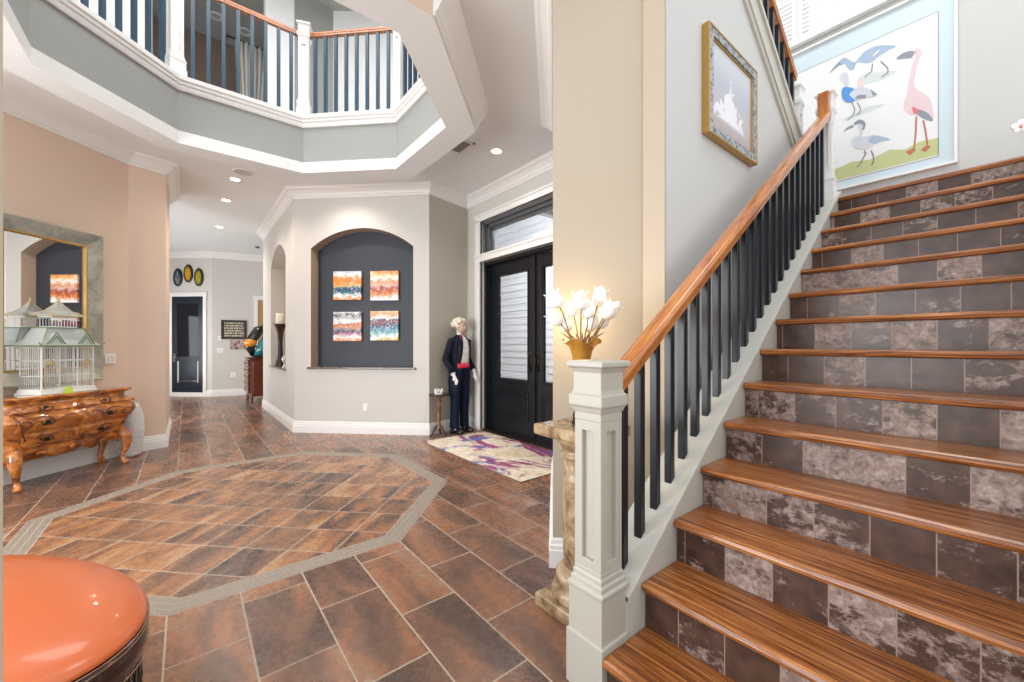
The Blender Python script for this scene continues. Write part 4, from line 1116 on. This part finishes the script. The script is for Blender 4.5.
HER = {'body':[(-1.147,4.423),(-1.108,4.435),(-1.075,4.404),(-1.042,4.358),(-1.009,4.34),(-0.951,4.398),(-0.878,4.416),(-0.797,4.39),(-0.699,4.323),(-0.757,4.316),(-0.827,4.295),(-0.878,4.269),(-0.93,4.279),(-0.998,4.325),(-1.025,4.272),(-1.053,4.269),(-1.086,4.326),(-1.102,4.367),(-1.13,4.371)],'beak':[(-1.147,4.416),(-1.13,4.371),(-1.158,4.372),(-1.239,4.328),(-1.193,4.383)],'white':[(-0.883,4.317),(-0.847,4.354),(-0.817,4.361),(-0.842,4.331)],'leg1':[(-0.878,4.246),(-0.883,4.169),(-0.919,4.154),(-0.94,4.131)],'leg2':[(-0.812,4.233),(-0.762,4.139),(-0.759,4.091),(-0.812,4.072)],'g':[(-0.982,4.166),(-0.878,4.153),(-0.709,4.085),(-0.718,4.057),(-0.827,4.046),(-0.951,4.067),(-0.988,4.079)],'b2head':[(-1.147,4.237),(-1.119,4.272),(-1.086,4.262),(-1.069,4.197),(-1.075,4.101),(-1.102,4.108),(-1.113,4.163)],'b2blue':[(-1.125,4.104),(-1.086,4.109),(-1.025,4.056),(-1.063,4.018),(-1.02,3.934),(-1.075,3.939),(-1.119,4.002)],'b2body':[(-1.025,4.056),(-0.961,4.045),(-0.898,3.993),(-0.842,3.911),(-0.878,3.908),(-0.94,3.924),(-1.02,3.934),(-1.063,4.018)],'b2wing':[(-1.02,3.948),(-0.993,3.977),(-0.924,3.947),(-0.935,3.922)],'b2tail':[(-0.893,3.991),(-0.842,3.911),(-0.873,3.913)],'pink':[(-0.998,4.14),(-0.951,4.115),(-0.951,4.046),(-0.998,4.07)],'l1':[(-1.042,3.923),(-1.017,3.835),(-1.031,3.785),(-1.08,3.75)],'l2':[(-0.998,3.903),(-0.972,3.828),(-0.982,3.778),(-1.009,3.776)],'g2':[(-1.113,3.779),(-1.025,3.797),(-0.909,3.82),(-0.787,3.785),(-0.837,3.767),(-0.951,3.764),(-1.091,3.755)]}
IBI = {'head':[(-1.026,3.69),(-0.999,3.714),(-0.968,3.709),(-0.937,3.67),(-0.933,3.628),(-0.949,3.594),(-0.959,3.599),(-0.955,3.649),(-0.99,3.681),(-1.013,3.673)],'beak':[(-1.04,3.684),(-1.023,3.66),(-1.067,3.655),(-1.118,3.643),(-1.085,3.674)],'body':[(-0.972,3.668),(-0.952,3.596),(-0.964,3.531),(-0.89,3.513),(-0.83,3.489),(-0.74,3.412),(-0.797,3.42),(-0.864,3.412),(-0.924,3.39),(-0.986,3.407),(-1.031,3.453),(-1.044,3.511),(-1.017,3.547),(-0.981,3.55),(-0.981,3.614),(-0.999,3.656)],'wing':[(-0.907,3.457),(-0.881,3.504),(-0.83,3.481),(-0.748,3.415),(-0.805,3.423),(-0.856,3.413)],'belly':[(-0.99,3.421),(-0.916,3.409),(-0.856,3.406),(-0.924,3.386),(-0.977,3.402)],'l1':[(-0.942,3.374),(-0.931,3.341),(-0.968,3.262),(-0.999,3.221)],'l2':[(-0.888,3.357),(-0.871,3.296),(-0.868,3.239),(-0.885,3.205)]}
GRD = [(-1.128,3.186),(-1.128,3.273),(-1.044,3.297),(-0.9,3.267),(-0.747,3.313),(-0.639,3.272),(-0.535,3.311),(-0.409,3.299),(-0.409,3.177)]

YW = 5.5
t = thing('bird_painting', 'large framed painting of a flamingo and three wading birds on the landing wall', 'painting', (-1.02, YW, 3.02), 0)
BX0, BX1, BZ0, BZ1 = -1.75+1.02, -.289+1.02, 0, 1.70
def rim(b, x0, x1, z0, z1, w_, y0, y1):
    b.box(x0, x0+w_, y0, y1, z0, z1); b.box(x1-w_, x1, y0, y1, z0, z1); b.box(x0+w_, x1-w_, y0, y1, z0, z0+w_); b.box(x0+w_, x1-w_, y0, y1, z1-w_, z1)
b = MB(); rim(b, BX0, BX1, BZ0, BZ1, .022, -.045, 0); b.build('frame', M['white'], t, bevel=.003)
b = MB(); b.box(BX0+.02, BX1-.02, -.012, 0, BZ0+.02, BZ1-.02); b.build('mount', mat('pale_blue_mount', (.60, .71, .76), .6), t)
def pc(nm, c): return mat('bird_'+nm, c, .7)
PM = [pc('paper', (.80, .80, .80)), pc('pink', (.74, .58, .60)), pc('slate', (.27, .29, .35)), pc('red', (.78, .16, .18)), pc('rust', (.52, .17, .10)), pc('blueGrey', (.37, .47, .60)), pc('sage', (.55, .63, .48)), pc('blue', (.10, .30, .68)), pc('pale', (.60, .63, .68)), pc('grass', (.52, .56, .27)), pc('line', (.22, .20, .20)), pc('faint', (.62, .68, .66)), pc('blush', (.78, .62, .62))]
b = MB()
def P2(p, y): return (p[0]+1.02, y, p[1]-3.02)
def smooth(pts, n=4):
    o = []; L = len(pts)
    for i in range(L):
        p0, p1, p2, p3 = [Vector(pts[(i+k-1) % L]) for k in range(4)]
        for j in range(n):
            t = j/n; q = .5*((2*p1)+(p2-p0)*t+(2*p0-5*p1+4*p2-p3)*t*t+(3*p1-p0-3*p2+p3)*t**3); o.append((q.x, q.y))
    return o
def shape(pts, mi, lay):
    if len(pts) > 5 and mi != 9: pts = smooth(pts)
    _shape(pts, mi, lay)
def _shape(pts, mi, lay): b.m(mi); b.prism([P2(p, -.0135-lay*.0012) for p in pts], (0, .0011, 0))
def leg(pts, mi, lay, r=.006):
    b.m(mi)
    for p, q in zip(pts, pts[1:]):
        d = Vector((q[0]-p[0], q[1]-p[1])); n_ = Vector((-d.y, d.x)).normalized()*r
        b.prism([P2((p[0]+n_.x, p[1]+n_.y), -.0135-lay*.0012), P2((p[0]-n_.x, p[1]-n_.y), -.0135-lay*.0012), P2((q[0]-n_.x, q[1]-n_.y), -.0135-lay*.0012), P2((q[0]+n_.x, q[1]+n_.y), -.0135-lay*.0012)], (0, .0011, 0))
shape([(-1.63, 3.12), (-.409, 3.12), (-.409, 4.49), (-1.63, 4.49)], 0, 0)
leg([(-1.63, 4.485), (-.412, 4.485), (-.412, 3.125), (-1.63, 3.125), (-1.63, 4.485)], 10, 1, .0025)
shape([(-1.60, 3.14), (-1.5, 3.25)] + GRD[1:-1] + [(-.414, 3.14)], 9, 1)
shape(FLM['neck'], 1, 2); shape(FLM['beak'], 2, 3); shape(FLM['wing'], 2, 3); shape(FLM['red'], 3, 4)
for k in ('leg1', 'leg2'): leg(FLM[k], 4, 3)
shape(FLM['foot1'], 4, 3); shape(FLM['foot2'], 4, 3)
shape(HER['g'], 11, 1); shape(HER['g2'], 11, 1)
shape(HER['body'], 5, 2); shape(HER['beak'], 2, 3); shape(HER['white'], 0, 3); leg(HER['leg1'], 10, 3, .004); leg(HER['leg2'], 10, 3, .004)
shape(HER['b2head'], 8, 3); shape(HER['b2body'], 8, 3.9); shape(HER['b2blue'], 7, 4.8); shape(HER['b2wing'], 2, 5.7); shape(HER['b2tail'], 2, 6.6); shape(HER['pink'], 12, 1.5)
leg(HER['l1'], 10, 2, .004); leg(HER['l2'], 10, 2, .004)
shape(IBI['body'], 8, 2); shape(IBI['head'], 2, 3); shape(IBI['beak'], 2, 3); shape(IBI['wing'], 5, 3); shape(IBI['belly'], 12, 4)
leg(IBI['l1'], 10, 3, .005); leg(IBI['l2'], 10, 3, .005)
for p, r in (((-.567, 4.188), .006), ((-1.10, 4.398), .005)):
    b.m(10); b.prism([P2((p[0]+r*math.cos(a), p[1]+r*math.sin(a)), -.0135-.006) for a in [PI*k/4 for k in range(8)]], (0, .0011, 0))
b.build('painted_panel', PM, t)

# shuttered window above it
wz0, wz1, wx0, wx1 = 4.86, 6.5, -2.0, -.55
b = MB(); rim(b, wx0-.06, wx1+.06, wz0-.03, wz1+.06, .06, 5.46, 5.56); b.box(wx0-.10, wx1+.10, 5.43, 5.495, 4.79, 4.842)
w2 = struct('window_2', b, M['white'], bevel=.004)
for x0, x1 in ((wx0+.03, -1.545), (-1.535, -1.10), (-1.09, wx1-.03)):
    b = MB(); rim(b, x0, x1, wz0+.02, wz1-.04, .045, 5.50, 5.525); sh = b.build('shutter', M['white'], w2, bevel=.002)
    b = MB(); z = wz0+.085
    while z < wz1-.1:
        b.prism([(x0+.045, 5.494, z-.004), (x0+.045, 5.499, z-.006), (x0+.045, 5.522, z+.046), (x0+.045, 5.517, z+.048)], (x1-x0-.09, 0, 0)); z += .052
    b.build('louvres', M['white'], sh)

# framed picture on the stair wall
t = thing('framed_picture', 'misty pale shore picture in an ornate gold and grey frame on the stair wall', 'picture', (XW, 2.94, 2.70), 0)
FY0, FY1, FZ0, FZ1 = -.386, .386, 0, .70
b = MB()
def rimx(b, y0, y1, z0, z1, w_, x0, x1): b.box(x0, x1, y0, y0+w_, z0, z1); b.box(x0, x1, y1-w_, y1, z0, z1); b.box(x0, x1, y0+w_, y1-w_, z0, z0+w_); b.box(x0, x1, y0+w_, y1-w_, z1-w_, z1)
rimx(b, FY0, FY1, FZ0, FZ1, .014, 0, .05); o = b.build('outer_moulding', M['gold'], t, bevel=.003)
m, N = new('carved_grey', .35, metal=.4); co = N.co()
vo = N('ShaderNodeTexVoronoi', Scale=34.0); N.l(co, vo.inputs['Vector'])
N.l(N.ramp(vo.outputs['Distance'], [(.10, (.05, .06, .08)), (.35, (.16, .20, .24)), (.60, (.42, .46, .48))]), N.b.inputs['Base Color']); N.bump(vo.outputs['Distance'], .6, .01)
b = MB(); rimx(b, FY0+.014, FY1-.014, .014, FZ1-.014, .050, 0, .046); b.build('carved_band', m, t)
b = MB(); rimx(b, FY0+.064, FY1-.064, .064, FZ1-.064, .012, 0, .040); b.build('inner_moulding', M['gold'], t, bevel=.002)
m, N = new('misty_picture', .25); co = N.co()
sx = N('ShaderNodeSeparateXYZ'); N.l(co, sx.inputs[0])
n = N.noise(co, 7, 6, .8, .6)
g = N.ramp(sx.outputs[2], [(.10, (.42, .36, .36)), (.22, (.50, .46, .49)), (.40, (.45, .48, .56)), (.65, (.66, .69, .72))])
cy_ = N.math('ABSOLUTE', N.math('ADD', sx.outputs[1], .03)); hz = N.math('SUBTRACT', sx.outputs[2], .15)
tri = N.math('SUBTRACT', .34, N.math('ADD', N.math('MULTIPLY', cy_, 1.3), hz))
f = N.math('ADD', N.math('MULTIPLY', tri, 1.6), N.math('MULTIPLY', N.math('SUBTRACT', n, .5), 1.5))
up_ = N.ramp(hz, [(0.0, (0, 0, 0)), (.03, (1, 1, 1))])
c = N.mix(N.math('MULTIPLY', N.ramp(f, [(.06, (0, 0, 0)), (.16, (1, 1, 1))]), up_), g, (.80, .80, .84)); N.l(c, N.b.inputs['Base Color'])
b = MB(); b.box(.0, .028, FY0+.075, FY1-.075, .075, FZ1-.075); b.build('print', m, t)

# orchid leaning in at the right edge of the landing
t = thing('potted_orchid', 'white orchid with pink centred blooms at the top right of the stairs', 'plant', (.29, 5.2, LANDZ), 0)
OZ = .17
b = MB(); b.lathe([(.07, 0), (.10, .02), (.115, .16), (.12, .20), (.11, .20), (.10, .18)], n=24); b.build('pot', m if 0 else M['plate'], t, smooth=True)
b = MB(); b.tube([(0, 0, .18), (.01, -.03, .28), (-.04, -.05, .38), (-.13, -.05, .43), (-.23, -.05, .45)], .006, 6); b.build('stem', mat('orchid_stem', (.12, .22, .05), .5), t, smooth=True)
OW, OP = mat('orchid_white', (.88, .86, .86), .5), mat('orchid_pink', (.75, .30, .25), .5)
for (x, y, z) in ((-.225, -.06, .43), (-.135, -.065, .41), (-.06, -.07, .40)):
    b = MB()
    for k in range(5):
        a = PI/2+2*PI*k/5; b.ball((x+.03*math.cos(a), y, z+.03*math.sin(a)), .026 if k % 2 else .020, .006, .026, 10, 6)
    f_ = b.build('bloom', OW, t, smooth=True)
    b = MB(); b.ball((x, y-.012, z-.006), .010, .012, .012, 8, 6); b.build('lip', OP, f_, smooth=True)
b = MB()
for a in (.3, 1.7, 3.0, 4.4):
    b.loft([[(math.cos(a)*r-math.sin(a)*w_*s, math.sin(a)*r+math.cos(a)*w_*s, z+(0 if s else -.008)) for s in (-1, 0, 1)] for r, w_, z in ((.03, .02, .2), (.09, .035, .25), (.15, .03, .25), (.20, .004, .22))], cap=False, closed=False)
o = b.build('leaves', mat('orchid_leaf', (.05, .16, .03), .35), t, smooth=True); md = o.modifiers.new('s', 'SOLIDIFY'); md.thickness = .004

# ================================================================== BUTLER FIGURE
bt = thing('butler_figure', 'life-size butler figure in black tailcoat, red cummerbund and white wig beside the front door', 'statue', (-5.37, 3.30, 0), math.radians(104))
SKIN = mat('statue_face', (.62, .42, .33), .45); GLV = mat('white_glove', (.82, .80, .77), .5)
JK = mat('black_tailcoat', (.007, .010, .020), .75, spec=.25); SAT = mat('satin_lapel', (.010, .012, .018), .25); TR = mat('dark_blue_trousers', (.006, .012, .034), .7, spec=.25)
# body: one continuous skinned surface
V = []; Eg = []; Rd = []
def nd(p, r, par=None):
    V.append(p); Rd.append(r)
    if par is not None: Eg.append((par, len(V)-1))
    return len(V)-1
pel = nd((0, 0, .93), .085); ch1 = nd((0, 0, 1.12), .11, pel); ch2 = nd((0, 0, 1.32), .12, ch1); nk0 = nd((0, -.005, 1.45), .055, ch2)
nk1 = nd((0, -.012, 1.52), .050, nk0); hd0 = nd((0, -.02, 1.58), .070, nk1); hd1 = nd((0, -.018, 1.65), .083, hd0); hd2 = nd((0, -.012, 1.705), .062, hd1)
nose = nd((0, -.098, 1.612), .012, hd0)
def hand(w_, dirv, side, sgn):
    """palm plus five separate curled fingers"""
    dv_ = Vector(dirv).normalized(); sd_ = Vector((0, 1, 0)).cross(dv_).normalized() if abs(dv_.y) < .9 else Vector((1, 0, 0))
    fw = Vector((0, -1, 0)); lat = dv_.cross(fw).normalized(); nrm = lat.cross(dv_).normalized()
    wv = Vector(V[w_]); palm = nd(tuple(wv+dv_*.06), .030, w_); kn = wv+dv_*.095
    for i, (l_, o_) in enumerate(((.060, -.027), (.072, -.009), (.068, .009), (.052, .026))):
        f0 = kn+nrm*o_; a0 = nd(tuple(f0), .0105, palm)
        a1 = nd(tuple(f0+dv_*l_*.5+lat*sgn*.006), .0095, a0); nd(tuple(f0+dv_*l_*.85+lat*sgn*.022), .0085, a1)
    th = nd(tuple(wv+dv_*.035+nrm*-.035), .011, palm); nd(tuple(wv+dv_*.075+nrm*-.050+lat*sgn*.012), .0095, th)
AR = {}
for sx in (-1, 1):
    sh_ = nd((sx*.165, .0, 1.40), .055, ch2); 
    el = nd((sx*.245, .05 if sx < 0 else .06, 1.13), .042, sh_)
    wr_p = (sx*.225, -.10, .90) if sx < 0 else (sx*.21, -.12, .93)
    wr = nd(wr_p, .028, el); AR[sx] = (V[sh_], V[el], V[wr])
    hand(wr, (-.15*sx, -.42, -.9), sx, -sx)
    hp = nd((sx*.08, 0, .86), .065, pel); kn_ = nd((sx*.10, -.015, .48), .058, hp); ak = nd((sx*.105, .02, .10), .042, kn_); nd((sx*.115, -.09, .045), .036, ak)
me = bpy.data.meshes.new('body'); me.from_pydata(V, Eg, []); bo = bpy.data.objects.new('body', me); C.objects.link(bo); bo.parent = bt
sk = bo.modifiers.new('skin', 'SKIN'); sk.use_smooth_shade = True
for i, r in enumerate(Rd): me.skin_vertices[0].data[i].radius = (r, r*.9)
me.skin_vertices[0].data[pel].use_root = True
bo.modifiers.new('sub', 'SUBSURF').levels = 2; bo.modifiers['sub'].render_levels = 2
me.materials.append(GLV)
def el(cx, cy, z, rx, ry, n=28): return [(cx+rx*math.cos(2*PI*k/n), cy+ry*math.sin(2*PI*k/n), z) for k in range(n)]
# face mask over the head
b = MB(); b.loft([el(0, -.03, 1.525, .03, .035), el(0, -.034, 1.545, .052, .060), el(0, -.030, 1.58, .068, .078), el(0, -.026, 1.62, .076, .086), el(0, -.022, 1.66, .077, .088), el(0, -.018, 1.70, .066, .074), el(0, -.012, 1.725, .035, .04)])
b.ball((0, -.118, 1.612), .013, .018, .022); b.ball((0, -.108, 1.572), .022, .008, .006)
for sx in (-1, 1): b.ball((sx*.078, -.01, 1.62), .012, .02, .03)
face = b.build('face', SKIN, bt, smooth=True)
for sx in (-1, 1):
    b = MB(); b.ball((sx*.028, -.103, 1.638), .011, .007, .008); b.build('eye', M['black'], face, smooth=True)
b = MB(); rr = random.Random(5)
for k in range(150):
    a = rr.uniform(0, 2*PI); ph = rr.uniform(-.45, 1.5)
    x = .092*math.cos(a)*math.cos(ph); y = .098*math.sin(a)*math.cos(ph)-.005; z = 1.665+.085*math.sin(ph)
    if y < -.05 and z < 1.70: continue
    b.ball((x*1.12, y*1.1+.008, z), rr.uniform(.022, .036), None, None, 8, 6)
b.build('wig', mat('cream_wig', (.80, .74, .62), .8), bt, smooth=True)
# jacket
b = MB(); b.loft([el(0, 0, .985, .165, .135), el(0, 0, 1.02, .162, .134), el(0, 0, 1.10, .160, .130), el(0, 0, 1.22, .180, .138), el(0, 0, 1.33, .198, .140), el(0, .0, 1.41, .190, .122), el(0, .0, 1.455, .130, .092), el(0, -.002, 1.49, .072, .066), el(0, -.004, 1.505, .062, .060)])
jk = b.build('tailcoat', JK, bt, smooth=True)
for sx in (-1, 1):
    s_, e_, w_ = [Vector(p) for p in AR[sx]]
    b = MB(); b.tube([tuple(s_+Vector((-sx*.05, 0, .015))), tuple(s_), tuple(s_.lerp(e_, .5)), tuple(e_), tuple(e_.lerp(w_, .5)), tuple(e_.lerp(w_, .9))], [.055, .070, .062, .056, .048, .042], 16); b.build('sleeve', JK, jk, smooth=True)
    b = MB(); b.tube([tuple(e_.lerp(w_, .86)), tuple(e_.lerp(w_, .97))], [.040, .039], 14); b.build('shirt_cuff', GLV, jk, smooth=True)
# tails
for sx in (-1, 1):
    b = MB(); b.loft([[(sx*.01, .125, 1.02), (sx*.10, .118, 1.02), (sx*.165, .03, 1.02), (sx*.158, .02, 1.02), (sx*.09, .10, 1.02), (sx*.01, .105, 1.02)],
                      [(sx*.008, .15, .80), (sx*.10, .145, .80), (sx*.175, .06, .80), (sx*.168, .05, .80), (sx*.09, .128, .80), (sx*.01, .13, .80)],
                      [(sx*.015, .155, .56), (sx*.08, .15, .55), (sx*.13, .10, .56), (sx*.125, .09, .56), (sx*.08, .132, .55), (sx*.02, .138, .56)]]); b.build('coat_tail', JK, jk, smooth=False)
def front(x, z, o): 
    tab = [(.985, .165, .135), (1.10, .160, .130), (1.22, .180, .138), (1.33, .198, .140), (1.41, .190, .122), (1.455, .130, .092), (1.50, .066, .062)]
    for (a, r1, q1), (c_, r2, q2) in zip(tab, tab[1:]):
        if z <= c_ or c_ == 1.50:
            t_ = max(0, min(1, (z-a)/(c_-a))); rx, ry = r1+(r2-r1)*t_, q1+(q2-q1)*t_; break
    return -ry*math.sqrt(max(.05, 1-(x/rx)**2))-o
def patch(rows, o, m_, nm, par, th=.004, n=8):
    b = MB(); g = [[b.v((xa+(xb-xa)*k/n, front(xa+(xb-xa)*k/n, z, o), z)) for k in range(n+1)] for z, xa, xb in rows]
    for r0, r1 in zip(g, g[1:]):
        for k in range(n): b.f([r0[k], r0[k+1], r1[k+1], r1[k]])
    ob = b.build(nm, m_, par, smooth=True); md = ob.modifiers.new('s', 'SOLIDIFY'); md.thickness = th; md.offset = 0; return ob
shirt = patch([(1.04, -.10, .10), (1.12, -.088, .088), (1.22, -.078, .078), (1.32, -.070, .070), (1.41, -.055, .055), (1.46, -.035, .035), (1.495, -.03, .03)], .008, GLV, 'shirt_front', bt)
patch([(.995, -.135, .135), (1.03, -.135, .135), (1.075, -.125, .125)], .014, mat('red_satin', (.62, .03, .06), .35), 'cummerbund', bt, .006)
for sx in (-1, 1):
    patch([(1.06, sx*.10, sx*.118), (1.16, sx*.08, sx*.12), (1.28, sx*.068, sx*.125), (1.38, sx*.058, sx*.105), (1.44, sx*.04, sx*.075), (1.48, sx*.028, sx*.045)], .014, SAT, 'lapel', jk, .006)
b = MB()
for sx in (-1, 1): b.prism([(sx*.004, -.085, 1.478), (sx*.055, -.085, 1.50), (sx*.055, -.085, 1.455)], (0, .018, 0))
b.ball((0, -.078, 1.478), .012); b.build('bow_tie', bpy.data.materials['red_satin'], bt)
b = MB()
for z in (1.14, 1.22, 1.30): b.ball((0, front(0, z, .012), z), .006)
b.build('shirt_studs', M['black'], shirt)
for sx in (-1, 1):
    b = MB(); b.loft([el(sx*.055, 0, 1.03, .108, .128), el(sx*.070, 0, .93, .108, .130), el(sx*.080, -.005, .84, .098, .118), el(sx*.090, -.006, .76, .088, .098), el(sx*.098, -.012, .64, .080, .088), el(sx*.102, -.012, .46, .072, .078), el(sx*.105, .0, .25, .066, .072), el(sx*.108, .0, .09, .066, .078), el(sx*.108, -.005, .075, .066, .080)]); b.build('trouser_leg', TR, bt, smooth=True)
    b = MB(); b.loft([[(sx*.11+x*.9, y, z) for x, y in ((-.035, .06), (.035, .06), (.042, -.02), (.045, -.12), (.03, -.17), (0, -.185), (-.03, -.17), (-.045, -.12), (-.042, -.02))] for z in (0, .03)] + [[(sx*.11+x*.7, y*.95, z) for x, y in ((-.035, .05), (.035, .05), (.042, -.02), (.045, -.11), (.03, -.15), (0, -.165), (-.03, -.15), (-.045, -.11), (-.042, -.02))] for z in (.06,)] + [[(sx*.11+x*.6, y*.7+.01, .10) for x, y in ((-.035, .05), (.035, .05), (.042, -.0), (.045, -.04), (.03, -.06), (0, -.07), (-.03, -.06), (-.045, -.04), (-.042, -.0))]]); b.build('shoe', mat('patent_black', (.01, .01, .01), .1) if sx < 0 else bpy.data.materials['patent_black'], bt, smooth=True)
